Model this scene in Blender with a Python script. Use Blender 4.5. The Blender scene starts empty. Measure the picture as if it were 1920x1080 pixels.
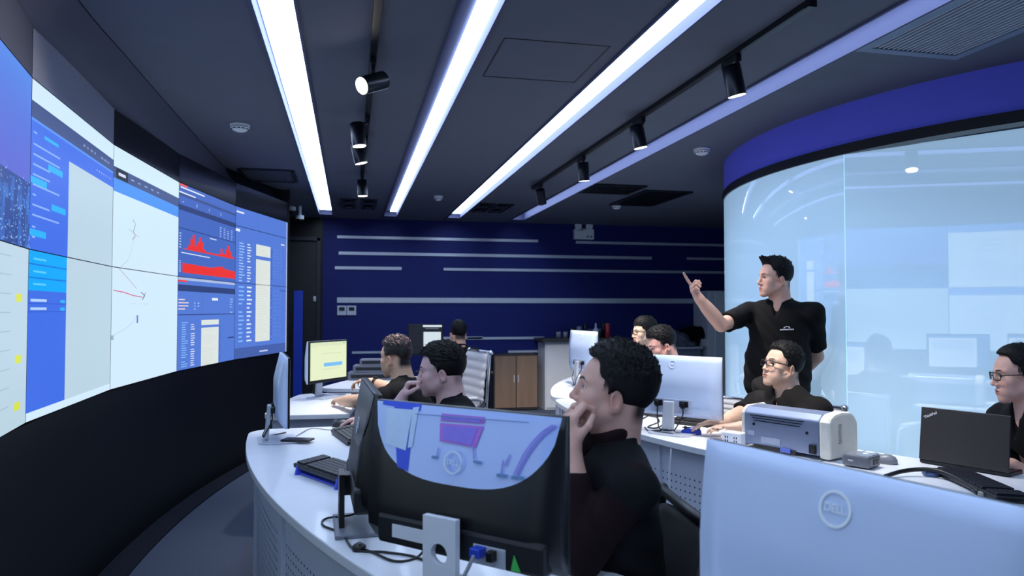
import bpy, bmesh, math, random
import numpy as np
from mathutils import Vector, Matrix
SC = bpy.context.scene
COL = SC.collection
PI = math.pi
# ------------------------------------------------------------------ camera
CAM_H = 1.42; FPX = 1366.; PITCH = math.radians(1.68); YAW = math.radians(12.55)
cd = bpy.data.cameras.new('camera'); cam = bpy.data.objects.new('camera', cd); COL.objects.link(cam)
cam.location = (0, 0, CAM_H); cam.rotation_euler = (PI/2+PITCH, 0, -YAW)
cd.sensor_width = 36; cd.lens = 36*FPX/1920; cd.clip_start = .05
cd.dof.use_dof = True; cd.dof.focus_distance = 3.2; cd.dof.aperture_fstop = 4.0
SC.camera = cam
# ------------------------------------------------------------------ world, exposure
SC.view_settings.view_transform = 'Standard'; SC.view_settings.look = 'None'
SC.view_settings.exposure = 0.5; SC.view_settings.gamma = 1.0; SC.view_settings.use_curve_mapping = False
w = bpy.data.worlds.new('room_dark'); SC.world = w; w.use_nodes = True
w.node_tree.nodes['Background'].inputs[0].default_value = (.02, .035, .08, 1); w.node_tree.nodes['Background'].inputs[1].default_value = .12
STRIP_E = 9.0      # cove light strips
SPOT_W = 95.       # track spots, watts
SCREEN_E = .74     # video wall and monitor screens
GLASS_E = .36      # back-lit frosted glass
# ------------------------------------------------------------------ picture geometry of the camera, used to measure positions
CAM_F = np.array([math.sin(YAW), math.cos(YAW), 0]); CAM_R = np.array([math.cos(YAW), -math.sin(YAW), 0])
_F = CAM_F*math.cos(PITCH)+np.array([0, 0, math.sin(PITCH)]); _U = np.array([0, 0, math.cos(PITCH)])-CAM_F*math.sin(PITCH)
CAM_P = np.array([0, 0, CAM_H])
def ray(x, y): return _F+CAM_R*(x-960)/FPX+_U*(540-y)/FPX
def pix(x, y, d): return CAM_P+ray(x, y)*d
def onz(x, y, z):
    r = ray(x, y); return CAM_P+r*(z-CAM_H)/r[2]
def ony(x, y, Y):
    r = ray(x, y); return CAM_P+r*Y/r[1]
CX, CY = 5.7, 4.55          # centre of the round glass room: desk rows run round it
def pol(r, deg, z=0.): return np.array([CX+r*math.cos(math.radians(deg)), CY+r*math.sin(math.radians(deg)), z])
def pdeg(p): return math.degrees(math.atan2(p[1]-CY, p[0]-CX)) % 360
# ------------------------------------------------------------------ materials
def lin(c):
    f = lambda v: v/12.92 if v <= .04045 else ((v+.055)/1.055)**2.4
    return tuple(f(v/255.) for v in c)
_M = {}
def mat(name, rgb, rough=.5, metal=0., vary=.06, scale=30., bump=0., coat=0., srgb=True, spec=.5, sheen=0., trans=0., stretch=(1, 1, 1), col=False, sss=0.):
    if name in _M: return _M[name]
    m = bpy.data.materials.new(name); m.use_nodes = True; nt = m.node_tree; b = nt.nodes['Principled BSDF']
    c = lin(rgb) if srgb else rgb
    tc = nt.nodes.new('ShaderNodeTexCoord'); mp = nt.nodes.new('ShaderNodeMapping'); mp.inputs['Scale'].default_value = stretch
    nt.links.new(tc.outputs['Object'], mp.inputs['Vector'])
    n = nt.nodes.new('ShaderNodeTexNoise'); n.inputs['Scale'].default_value = scale; n.inputs['Detail'].default_value = 4
    nt.links.new(mp.outputs['Vector'], n.inputs['Vector'])
    mx = nt.nodes.new('ShaderNodeMix'); mx.data_type = 'RGBA'; mx.blend_type = 'MULTIPLY'; mx.inputs['Factor'].default_value = 1
    rp = nt.nodes.new('ShaderNodeMapRange'); rp.inputs['To Min'].default_value = 1-vary*2; rp.inputs['To Max'].default_value = 1+vary
    nt.links.new(n.outputs['Fac'], rp.inputs['Value']); nt.links.new(rp.outputs['Result'], mx.inputs['B'])
    if col:
        a = nt.nodes.new('ShaderNodeAttribute'); a.attribute_name = 'Col'; nt.links.new(a.outputs['Color'], mx.inputs['A'])
    else: mx.inputs['A'].default_value = (*c, 1)
    nt.links.new(mx.outputs['Result'], b.inputs['Base Color'])
    b.inputs['Roughness'].default_value = rough; b.inputs['Metallic'].default_value = metal
    b.inputs['Specular IOR Level'].default_value = spec; b.inputs['Coat Weight'].default_value = coat; b.inputs['Coat Roughness'].default_value = .05
    if sheen: b.inputs['Sheen Weight'].default_value = sheen
    if trans: b.inputs['Transmission Weight'].default_value = trans
    if sss:
        b.inputs['Subsurface Weight'].default_value = sss; b.inputs['Subsurface Radius'].default_value = (.012, .005, .003); b.inputs['Subsurface Scale'].default_value = .5
    if bump:
        bp = nt.nodes.new('ShaderNodeBump'); bp.inputs['Strength'].default_value = bump; bp.inputs['Distance'].default_value = .002
        nt.links.new(n.outputs['Fac'], bp.inputs['Height']); nt.links.new(bp.outputs['Normal'], b.inputs['Normal'])
    _M[name] = m; return m
def emi(name, rgb, strength=1., rough=.25, base=(8, 10, 16), col=False, spec=.4):
    if name in _M: return _M[name]
    m = bpy.data.materials.new(name); m.use_nodes = True; nt = m.node_tree; b = nt.nodes['Principled BSDF']
    b.inputs['Base Color'].default_value = (*lin(base), 1); b.inputs['Roughness'].default_value = rough; b.inputs['Specular IOR Level'].default_value = spec
    b.inputs['Emission Strength'].default_value = strength
    if col:
        a = nt.nodes.new('ShaderNodeAttribute'); a.attribute_name = 'Col'; nt.links.new(a.outputs['Color'], b.inputs['Emission Color'])
    else: b.inputs['Emission Color'].default_value = (*lin(rgb), 1)
    _M[name] = m; return m
# ------------------------------------------------------------------ mesh helper: collects shapes, links them as ONE mesh object
class MB:
    def __init__(s): s.v = []; s.f = []; s.m = []; s.sm = []; s.c = []; s.cur = 0; s.cc = (1, 1, 1)
    def mi(s, i): s.cur = i; return s
    def color(s, rgb, k=1.): s.cc = tuple(q*k for q in lin(rgb)); return s
    def add(s, vs, fs, smooth=False):
        n = len(s.v); s.v += [tuple(map(float, v)) for v in vs]
        for f in fs: s.f.append([n+i for i in f]); s.m.append(s.cur); s.sm.append(smooth); s.c.append(s.cc)
        return s
    def box(s, c, size, M=None):
        M = np.eye(3) if M is None else np.asarray(M); c = np.asarray(c, float); h = np.asarray(size, float)/2
        vs = [c+M@(h*np.array(q)) for q in ((-1, -1, -1), (1, -1, -1), (1, 1, -1), (-1, 1, -1), (-1, -1, 1), (1, -1, 1), (1, 1, 1), (-1, 1, 1))]
        return s.add(vs, [(0, 3, 2, 1), (4, 5, 6, 7), (0, 1, 5, 4), (1, 2, 6, 5), (2, 3, 7, 6), (3, 0, 4, 7)])
    def quad(s, a, b, c, d): return s.add([a, b, c, d], [(0, 1, 2, 3)])
    def prism(s, poly, ext, smooth=False):
        """poly: points in space (ccw seen against ext), ext: extrusion vector"""
        n = len(poly); P = [np.asarray(p, float) for p in poly]; e = np.asarray(ext, float)
        s.add(P+[p+e for p in P], [list(range(n))[::-1], list(range(n, 2*n))]+[(i, (i+1) % n, n+(i+1) % n, n+i) for i in range(n)], False)
        return s
    def cyl(s, a, b, ra, rb=None, n=20, caps=True):
        rb = ra if rb is None else rb; a = np.asarray(a, float); b = np.asarray(b, float); d = nrm_(b-a)
        u = nrm_(np.cross(d, (0, 0, 1) if abs(d[2]) < .9 else (1, 0, 0))); v = np.cross(d, u)
        ring = [u*math.cos(2*PI*i/n)+v*math.sin(2*PI*i/n) for i in range(n)]
        s.add([a+q*ra for q in ring]+[b+q*rb for q in ring], [(i, (i+1) % n, n+(i+1) % n, n+i) for i in range(n)], True)
        if caps:
            s.add([a+q*ra for q in ring], [list(range(n))[::-1]]); s.add([b+q*rb for q in ring], [list(range(n))])
        return s
    def tube(s, path, r, n=10, closed=False, flat=None):
        P = [np.asarray(p, float) for p in path]; m = len(P); vs = []; up = None
        for i in range(m):
            a = P[(i-1) % m] if closed or i else P[0]; b = P[(i+1) % m] if closed or i < m-1 else P[-1]
            t = nrm_(b-a)
            if up is None: up = nrm_(np.cross(t, (0, 0, 1) if abs(t[2]) < .9 else (1, 0, 0)))
            up = nrm_(up-t*(up@t)); w = np.cross(t, up); rr = r[i] if isinstance(r, (list, tuple)) else r
            vs += [P[i]+up*math.cos(2*PI*k/n)*rr+w*math.sin(2*PI*k/n)*rr for k in range(n)]
        fs = [(i*n+k, i*n+(k+1) % n, ((i+1) % m)*n+(k+1) % n, ((i+1) % m)*n+k) for i in range(m if closed else m-1) for k in range(n)]
        if not closed: fs += [list(range(n))[::-1], [(m-1)*n+k for k in range(n)]]
        return s.add(vs, fs, True)
    def lathe(s, prof, c=(0, 0, 0), M=None, n=28):
        M = np.eye(3) if M is None else np.asarray(M); c = np.asarray(c, float); vs = []
        for r, z in prof: vs += [c+M@np.array([r*math.cos(2*PI*k/n), r*math.sin(2*PI*k/n), z]) for k in range(n)]
        fs = [(i*n+k, i*n+(k+1) % n, (i+1)*n+(k+1) % n, (i+1)*n+k) for i in range(len(prof)-1) for k in range(n)]
        return s.add(vs, fs, True)
    def ell(s, c, r, M=None, n=16):
        M = np.eye(3) if M is None else np.asarray(M); c = np.asarray(c, float); vs = []; fs = []
        for i in range(n+1):
            t = PI*i/n
            vs += [c+M@(np.array([math.sin(t)*math.cos(2*PI*k/(2*n)), math.sin(t)*math.sin(2*PI*k/(2*n)), -math.cos(t)])*np.asarray(r)) for k in range(2*n)]
        for i in range(n):
            for k in range(2*n): fs.append((i*2*n+k, i*2*n+(k+1) % (2*n), (i+1)*2*n+(k+1) % (2*n), (i+1)*2*n+k))
        return s.add(vs, fs, True)
    def arc(s, r0, r1, a0, a1, z0, z1, n=24, c=(CX, CY)):
        """slab between two radii and two angles (degrees)"""
        g = [math.radians(a0+(a1-a0)*i/n) for i in range(n+1)]
        P = lambda r, a, z: (c[0]+r*math.cos(a), c[1]+r*math.sin(a), z)
        q = [(2*i, 2*i+2, 2*i+3, 2*i+1) for i in range(n)]
        for (ra, za), (rb, zb), sm in (((r1, z0), (r1, z1), True), ((r0, z1), (r0, z0), True), ((r1, z1), (r0, z1), False), ((r0, z0), (r1, z0), False)):
            s.add([p for a in g for p in (P(ra, a, za), P(rb, a, zb))], q, sm)
        for a, f in ((g[0], (0, 1, 2, 3)), (g[-1], (3, 2, 1, 0))): s.add([P(r0, a, z0), P(r1, a, z0), P(r1, a, z1), P(r0, a, z1)], [f])
        return s
    def build(s, name, mats, parent=None, origin=None, bevel=0., seg=2, keep=False, color=False):
        me = bpy.data.meshes.new(name); o_ = np.zeros(3) if origin is None else np.asarray(origin, float)
        me.from_pydata([tuple(np.asarray(v)-o_) for v in s.v], [], s.f)
        mats = mats if isinstance(mats, (list, tuple)) else [mats]
        for m in mats: me.materials.append(m)
        me.polygons.foreach_set('material_index', s.m); me.polygons.foreach_set('use_smooth', s.sm)
        if color:
            at = me.color_attributes.new('Col', 'FLOAT_COLOR', 'CORNER'); k = 0
            for p, c in zip(me.polygons, s.c):
                for li in p.loop_indices: at.data[li].color = (*c, 1)
        bm = bmesh.new(); bm.from_mesh(me); bmesh.ops.recalc_face_normals(bm, faces=bm.faces) if not (color or keep) else None; bm.to_mesh(me); bm.free()
        o = bpy.data.objects.new(name, me); COL.objects.link(o)
        if origin is not None and parent is None: o.location = o_
        if parent is not None: o.parent = parent
        if bevel:
            b = o.modifiers.new('bevel', 'BEVEL'); b.width = bevel; b.segments = seg; b.limit_method = 'ANGLE'; b.angle_limit = math.radians(40); b.harden_normals = False
        return o
def nrm_(v):
    v = np.asarray(v, float); return v/(np.linalg.norm(v)+1e-12)
def tag(o, label=None, cat=None, group=None, kind=None):
    if label: o['label'] = label
    if cat: o['category'] = cat
    if group: o['group'] = group
    if kind: o['kind'] = kind
    return o
def thing(name, label, cat, loc=(0, 0, 0), rz=0., group=None):
    o = bpy.data.objects.new(name, None); COL.objects.link(o); o.empty_display_size = .1
    o.location = tuple(map(float, loc)); o.rotation_euler = (0, 0, rz)
    return tag(o, label, cat, group)
def struct(name, mb, m, **k): return tag(mb.build(name, m, **k), kind='structure')
def copy_thing(root, loc, rz, label, group=None):
    r = root.copy(); COL.objects.link(r); r.location = tuple(map(float, loc)); r.rotation_euler = (0, 0, rz); r['label'] = label
    if group: r['group'] = group
    def kids(a, b):
        for ch in [o for o in bpy.data.objects if o.parent == a]:
            c = ch.copy(); COL.objects.link(c); c.parent = b; kids(ch, c)
    kids(root, r)
    return r
def smooth_path(pts, n=8):
    P = [np.asarray(p, float) for p in pts]; P = [2*P[0]-P[1]]+P+[2*P[-1]-P[-2]]; out = []
    for i in range(1, len(P)-2):
        for k in range(n):
            t = k/n; a, b, c, d = P[i-1:i+3]
            out.append(.5*((2*b)+(c-a)*t+(2*a-5*b+4*c-d)*t*t+(3*b-a-3*c+d)*t**3))
    out.append(P[-2]); return out
def rotz(a): c, s = math.cos(a), math.sin(a); return np.array([[c, -s, 0], [s, c, 0], [0, 0, 1.]])
def rotx(a): c, s = math.cos(a), math.sin(a); return np.array([[1., 0, 0], [0, c, -s], [0, s, c]])
# ------------------------------------------------------------------ organic figures: smooth distance fields -> one surface
def nrm(v):
    v = np.asarray(v, float); return v/(np.linalg.norm(v)+1e-12)

class Field:
    """smooth union / difference of rounded solids, meshed as one continuous surface"""
    def __init__(s): s.p = []
    def cone(s, a, b, ra, rb=None, k=.02, op='u', mid=None):
        a = np.asarray(a, float); b = np.asarray(b, float); rb = ra if rb is None else rb
        m = max(ra, rb, mid or 0)
        ba = b-a; L2 = ba@ba+1e-12
        def fn(X, Y, Z):
            t = np.clip(((X-a[0])*ba[0]+(Y-a[1])*ba[1]+(Z-a[2])*ba[2])/L2, 0, 1)
            d = np.sqrt((X-a[0]-t*ba[0])**2+(Y-a[1]-t*ba[1])**2+(Z-a[2]-t*ba[2])**2)
            r = ra+(rb-ra)*t
            if mid is not None: r = r+(mid-(ra+rb)/2)*4*t*(1-t)
            return d-r
        s.p.append((fn, np.minimum(a, b)-m, np.maximum(a, b)+m, k, op)); return s
    def ball(s, c, r, k=.02, op='u'): return s.cone(c, np.asarray(c, float)+[0, 0, 1e-5], r, r, k, op)
    def ell(s, c, r, M=None, k=.02, op='u'):
        c = np.asarray(c, float); r = np.asarray(r, float); M = np.eye(3) if M is None else M   # columns of M: own axes
        e = np.sqrt(((M*r)**2).sum(1))
        def fn(X, Y, Z):
            x, y, z = X-c[0], Y-c[1], Z-c[2]
            q = [(x*M[0, i]+y*M[1, i]+z*M[2, i])/r[i] for i in range(3)]
            k0 = np.sqrt(q[0]**2+q[1]**2+q[2]**2)
            k1 = np.sqrt((q[0]/r[0])**2+(q[1]/r[1])**2+(q[2]/r[2])**2)+1e-9
            return k0*(k0-1)/k1
        s.p.append((fn, c-e, c+e, k, op)); return s
    def box(s, c, h, M=None, rd=.005, k=.01, op='u'):
        c = np.asarray(c, float); h = np.asarray(h, float); M = np.eye(3) if M is None else M
        e = (np.abs(M)*h).sum(1)
        def fn(X, Y, Z):
            x, y, z = X-c[0], Y-c[1], Z-c[2]
            q = [np.abs(x*M[0, i]+y*M[1, i]+z*M[2, i])-h[i]+rd for i in range(3)]
            return np.sqrt(sum(np.maximum(w, 0)**2 for w in q))+np.minimum(np.maximum(q[0], np.maximum(q[1], q[2])), 0)-rd
        s.p.append((fn, c-e, c+e, k, op)); return s
    def mesh(s, h, fine=None, noise=None):
        """h: cell size; fine: list of (lo, hi, h) boxes where the axes are cut finer; noise: f(X,Y,Z) added to the field"""
        U = [p for p in s.p if p[4] == 'u']
        lo = np.min([p[1] for p in U], 0)-.03; hi = np.max([p[2] for p in U], 0)+.03
        ax = []
        for i in range(3):
            pts = [lo[i]]
            while pts[-1] < hi[i]:
                st = h
                for (fl, fh, fs) in (fine or []):
                    if fl[i]-.01 < pts[-1] < fh[i]: st = min(st, fs)
                pts.append(pts[-1]+st)
            ax.append(np.array(pts, np.float32))
        D = np.full([len(a) for a in ax], .05, np.float32)
        for fn, l, u, k, op in s.p:
            m = .03+k
            sl = []
            for i in range(3):
                a = np.searchsorted(ax[i], l[i]-m); b = np.searchsorted(ax[i], u[i]+m)
                sl.append(slice(a, b))
            if any(q.stop-q.start < 2 for q in sl): continue
            d = fn(ax[0][sl[0]][:, None, None], ax[1][sl[1]][None, :, None], ax[2][sl[2]][None, None, :]).astype(np.float32)
            o = D[tuple(sl)]
            if op == 'u':
                hh = np.maximum(k-np.abs(o-d), 0)/k
                D[tuple(sl)] = np.minimum(o, d)-hh*hh*k*.25
            elif op == 's':
                d = -d
                hh = np.maximum(k-np.abs(o-d), 0)/k
                D[tuple(sl)] = np.maximum(o, d)+hh*hh*k*.25
        if noise is not None:
            D = D+noise(ax[0][:, None, None], ax[1][None, :, None], ax[2][None, None, :]).astype(np.float32)
        return nets(D, ax)

def nets(D, ax):
    S = D < 0
    nx, ny, nz = D.shape
    cnt = np.zeros((nx-1, ny-1, nz-1), np.int8)
    for i in (0, 1):
        for j in (0, 1):
            for k in (0, 1): cnt += S[i:nx-1+i, j:ny-1+j, k:nz-1+k]
    act = np.argwhere((cnt > 0) & (cnt < 8))
    idx = -np.ones(cnt.shape, np.int32); idx[tuple(act.T)] = np.arange(len(act))
    P = np.zeros((len(act), 3)); N = np.zeros(len(act))
    cor = [(i, j, k) for i in (0, 1) for j in (0, 1) for k in (0, 1)]
    val = {c: D[act[:, 0]+c[0], act[:, 1]+c[1], act[:, 2]+c[2]] for c in cor}
    pos = lambda c: np.stack([ax[q][act[:, q]+c[q]] for q in range(3)], 1)
    for c in cor:
        for q in range(3):
            if c[q] == 0:
                e = list(c); e[q] = 1; e = tuple(e)
                a, b = val[c], val[e]
                m = (a < 0) != (b < 0)
                t = np.where(m, a/(a-b+1e-12), 0)
                p = pos(c)*(1-t)[:, None]+pos(e)*t[:, None]
                P += p*m[:, None]; N += m
    P /= N[:, None]
    F = []
    for q in range(3):
        r, s = (q+1) % 3, (q+2) % 3
        a = [slice(None)]*3; b = [slice(None)]*3; a[q] = slice(0, -1); b[q] = slice(1, None)
        A = S[tuple(a)]; B = S[tuple(b)]
        e = np.argwhere(A != B)
        e = e[(e[:, r] > 0) & (e[:, s] > 0) & (e[:, r] < D.shape[r]-1) & (e[:, s] < D.shape[s]-1)]
        if not len(e): continue
        fl = A[tuple(e.T)]
        def at(dr, ds):
            g = e.copy(); g[:, r] -= dr; g[:, s] -= ds; return idx[tuple(g.T)]
        Q = np.stack([at(1, 1), at(0, 1), at(0, 0), at(1, 0)], 1)
        Q[~fl] = Q[~fl][:, ::-1]
        F.append(Q)
    return P, np.concatenate(F)

def np_obj(name, P, F, material, parent=None, origin=(0, 0, 0), colors=None):
    P = np.asarray(P, float)-np.asarray(origin, float)
    me = bpy.data.meshes.new(name)
    me.vertices.add(len(P)); me.vertices.foreach_set('co', P.astype(np.float32).ravel())
    me.loops.add(F.size); me.loops.foreach_set('vertex_index', F.astype(np.int32).ravel())
    me.polygons.add(len(F)); me.polygons.foreach_set('loop_start', np.arange(0, F.size, 4, dtype=np.int32))
    me.polygons.foreach_set('loop_total', np.full(len(F), 4, np.int32))
    me.update(calc_edges=True); me.validate()
    me.polygons.foreach_set('use_smooth', np.ones(len(me.polygons), bool))
    me.materials.append(material)
    if colors is not None:
        at = me.color_attributes.new('Col', 'FLOAT_COLOR', 'POINT')
        c = np.ones((len(P), 4), np.float32); c[:, :3] = colors; at.data.foreach_set('color', c.ravel())
    o = bpy.data.objects.new(name, me); COL.objects.link(o)
    if parent: o.parent = parent
    return o

def frame(fwd, up=(0, 0, 1)):
    """columns: right, forward, up"""
    f = nrm(fwd); r = nrm(np.cross(f, up)); u = np.cross(r, f)
    return np.stack([r, f, u], 1)

def heading(h, pitch=0., roll=0.):
    """facing direction in the room: h = 0 towards the video wall across the camera's view, + turns towards the camera"""
    a = math.radians(h)
    d = -CAM_R*math.cos(a)-CAM_F*math.sin(a)
    p = math.radians(pitch)
    M = frame(d*math.cos(p)+np.array([0, 0, math.sin(p)]))
    if roll:
        c, s = math.cos(math.radians(roll)), math.sin(math.radians(roll))
        M = M@np.array([[c, 0, s], [0, 1, 0], [-s, 0, c]])
    return M

def two_bone(a, t, l1, l2, pole):
    a = np.asarray(a, float); t = np.asarray(t, float)
    v = t-a; L = np.linalg.norm(v); d = v/L
    if L > (l1+l2)*.995: t = a+d*(l1+l2)*.995; L = (l1+l2)*.995
    x = (l1*l1-l2*l2+L*L)/(2*L); y = math.sqrt(max(l1*l1-x*x, 1e-6))
    pv = np.asarray(pole, float); pv = nrm(pv-d*(pv@d))
    return a+d*x+pv*y, t

def head_field(F, C, M, k=.012, sc=1.):
    """skull, face, ears; C between the ears, M columns right / forward / up"""
    T = lambda x, y, z: C+M@(np.array([x, y, z])*sc)
    E = lambda c, r, k=k, op='u', R=None: F.ell(T(*c), np.array(r)*sc, M if R is None else M@R, k, op)
    K = lambda a, b, ra, rb=None, k=k, op='u': F.cone(T(*a), T(*b), ra*sc, (ra if rb is None else rb)*sc, k, op)
    E((0, -.016, .045), (.073, .092, .080), .03)          # cranium
    E((0, .030, .018), (.064, .060, .072), .03)           # forehead
    E((0, .032, -.045), (.052, .052, .062), .03)          # mid face
    for s in (-1, 1):
        K((s*.052, .0, -.05), (s*.016, .067, -.095), .018, .014, .025)   # jaw line
        E((s*.043, .057, -.022), (.022, .020, .020), .022)               # cheek bone
        E((s*.036, .055, -.058), (.022, .022, .026), .025)               # cheek
        K((s*.012, .083, .024), (s*.046, .066, .025), .010, .008, .014)  # brow ridge
    E((0, .070, -.098), (.020, .016, .015), .02)          # chin
    E((0, .074, -.066), (.027, .019, .022), .018)         # muzzle
    K((0, .086, .014), (0, .103, -.027), .0075, .0095, .012)             # nose bridge to tip
    E((0, .104, -.031), (.0105, .010, .009), .006)
    for s in (-1, 1):
        E((s*.013, .092, -.035), (.0075, .010, .0075), .005)             # nostril wing
        E((s*.031, .088, .004), (.0155, .013, .0105), .010, 's')         # eye socket
        E((s*.031, .0665, .003), (.0155, .0155, .0135), .004)            # closed lid over the eye ball
        E((s*.031, .0835, .0025), (.0125, .012, .0038), .002, 's')       # lid opening
    E((0, .0905, -.0595), (.021, .0075, .0052), .004)     # upper lip
    E((0, .0895, -.0705), (.018, .0078, .0060), .004)     # lower lip
    E((0, .098, -.0648), (.022, .008, .0013), .002, 's')
    for s in (-1, 1):                                     # ears
        a = math.radians(-14); R = np.array([[1, 0, 0], [0, math.cos(a), -math.sin(a)], [0, math.sin(a), math.cos(a)]])
        b = math.radians(-22*s); R2 = np.array([[math.cos(b), -math.sin(b), 0], [math.sin(b), math.cos(b), 0], [0, 0, 1]])
        E((s*.078, -.012, -.013), (.0075, .0185, .031), .006, 'u', R2@R)
        E((s*.086, -.008, -.011), (.007, .0095, .018), .004, 's', R2@R)
        E((s*.074, -.006, -.037), (.006, .009, .010), .006)
    return T

def hair_field(F, C, M, style, rng, sc=1.):
    T = lambda x, y, z: C+M@(np.array([x, y, z])*sc)
    E = lambda c, r, k=.01, op='u': F.ell(T(*c), np.array(r)*sc, M, k, op)
    vol = style.get('vol', .012); side = style.get('side', .006)
    E((0, -.018, .047), (.073+side, .092+vol*.9, .082+vol), .02)
    E((0, .012, .078), (.060+side*.5, .072, .050+vol), .02)
    fr = style.get('front', .078)                          # height of the hair line above the ears
    F.box(T(0, .135, fr-.12), np.array([.13, .085, .12])*sc, M, .02, .012, 's')
    F.box(T(0, .080, -.080), np.array([.13, .075, .105])*sc, M, .02, .012, 's')
    F.box(T(0, -.05, -.155), np.array([.13, .16, .085])*sc, M, .02, .012, 's')
    for s in (-1, 1):
        E((s*.084, -.010, -.018), (.022, .024, .038), .006, 's')
        F.cone(T(s*.0700, .010, .035), T(s*.0695, .012, .004), .007*sc, .003*sc, .010)
    n = style.get('tufts', 160)*3; L = style.get('len', .022); flow = np.array(style.get('flow', (0, .3, .5)))
    zc = style.get('zmin', .055)
    for i in range(n):
        u = rng.uniform(-1, 1); v = rng.uniform(zc, .98); ph = rng.uniform(0, 2*math.pi)
        z = v; q = math.sqrt(max(0, 1-z*z)); d = np.array([q*math.cos(ph), q*math.sin(ph), z])
        rt = np.array([0, -.016, .047])+d*np.array([.074+side*.6, .093+vol*.7, .083+vol*.8])
        if rt[1] > .0 and rt[2] < .016+min(1, rt[1]/.056)*(fr-.012): continue
        fl = flow-d*(flow@d)*.75; g = nrm(d*style.get('lift', .26)+fl+rng.normal(0, style.get('mess', .10), 3))
        l = L*rng.uniform(.55, 1.25)*(.35+.65*min(1, max(0, (rt[2]-.02)/.09)))
        r = rng.uniform(.0032, .0050)
        F.cone(T(*(rt-g*.004)), T(*(rt+g*l)), r*sc, .0010*sc, .0035)
    for (a, b, r0, r1) in style.get('locks', []): F.cone(T(*a), T(*b), r0*sc, r1*sc, .012)

def hand_field(F, W, fdir, pdir, side, curl, k=.005, sc=1., spread=.10, thumb=.5):
    """W wrist, fdir along the hand, pdir out of the palm, side +1 when the thumb lies towards cross(fdir, pdir)
    curl: bend in degrees for index, middle, ring, little"""
    f = nrm(fdir); p = nrm(np.asarray(pdir)-f*(np.asarray(pdir)@f)); t = np.cross(f, p)*side
    W = np.asarray(W, float); M = np.stack([t, f, p], 1)
    P = lambda x, y, z: W+M@(np.array([x, y, z])*sc)
    F.ell(P(0, .048, 0), np.array([.036, .050, .0135])*sc, M, .012)
    F.cone(P(.024, .082, 0), P(-.028, .074, 0), .0115*sc, .0100*sc, .01)
    F.cone(P(0, -.005, 0), P(0, .03, 0), .0235*sc, .022*sc, .02)
    F.cone(P(.016, .018, .006), P(.026, .046, .010), .015*sc, .013*sc, .012)      # ball of the thumb
    spec = [(.027, .088, .043, .026, .021, .0092), (.009, .092, .047, .029, .022, .0095), (-.009, .089, .044, .027, .021, .0090), (-.026, .080, .034, .020, .018, .0078)]
    for i, (x, y, l1, l2, l3, r) in enumerate(spec):
        c = math.radians(curl[i]); a = P(x, y, 0); ang = c*.75; sp = spread*(1.5-i)*.5*(1-min(1, curl[i]/90.))
        for j, (l, m) in enumerate(((l1, 1.), (l2, 1.05), (l3, .7))):
            dv = M@np.array([sp*math.cos(ang), math.cos(ang), math.sin(ang)])
            b = a+nrm(dv)*l*sc
            F.cone(a, b, r*sc*(1-.08*j), r*sc*(.93-.09*j), k if j == 0 else .004)
            a = b; ang += c*m
    a = P(.028, .040, .010); th = thumb
    b = a+M@nrm(np.array([.75*(1-th)+.15, .75, .25+.6*th]))*.036*sc
    c = b+M@nrm(np.array([.35*(1-th)-.35*th, .85, .25+.5*th]))*.028*sc
    F.cone(a, b, .0125*sc, .0100*sc, .008); F.cone(b, c, .0100*sc, .0080*sc, .004)
# ------------------------------------------------------------------ people
HAIR = mat('hair_black', (13, 12, 14), .6, 0, .3, 90, .6, stretch=(1, 1, .25), spec=.22)
SKIN = mat('skin', (200, 160, 140), .5, 0, .04, 40, .05, col=True, sss=.08, spec=.35)
EYE = mat('eye_ball', (255, 255, 255), .15, 0, .01, 10, col=True)
BLACK_CLOTH = mat('black_cotton', (9, 10, 14), .85, 0, .15, 220, .3, spec=.2)
CHAR_CLOTH = mat('charcoal_cotton', (25, 23, 23), .85, 0, .15, 220, .3, spec=.2)
VEST_CLOTH = mat('black_vest_cloth', (10, 12, 17), .8, 0, .15, 200, .3, spec=.2)
MAROON = mat('dark_maroon_cotton', (25, 9, 15), .85, 0, .15, 200, .3, spec=.2)
TROUSER = mat('grey_trouser_cloth', (62, 58, 56), .85, 0, .12, 200, .3, spec=.2)
SHOE = mat('black_shoe_leather', (14, 13, 13), .4, 0, .1, 60)
GLASS_FRAME = mat('black_spectacle_frame', (14, 13, 15), .3)
SILVER = mat('brushed_silver', (190, 196, 205), .35, .8, .05, 60)
LENS = mat('spectacle_lens', (235, 240, 250), .05, 0, .01, 5, trans=.95)
def patchy(name, c0, c1, c2, scale):
    m = mat(name, c0, .55, 0, .1, scale, .4); nt = m.node_tree; b = nt.nodes['Principled BSDF']; n = nt.nodes['Noise Texture']
    r = nt.nodes.new('ShaderNodeValToRGB'); e = r.color_ramp.elements; e[0].position = .50; e[0].color = (*lin(c0), 1); e[1].position = .68; e[1].color = (*lin(c2), 1)
    k = e.new(.58); k.color = (*lin(c1), 1); nt.links.new(n.outputs['Fac'], r.inputs['Fac']); nt.links.new(r.outputs['Color'], b.inputs['Base Color']); return m
LOGO = mat('shirt_print_white', (205, 210, 222), .7)

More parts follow.
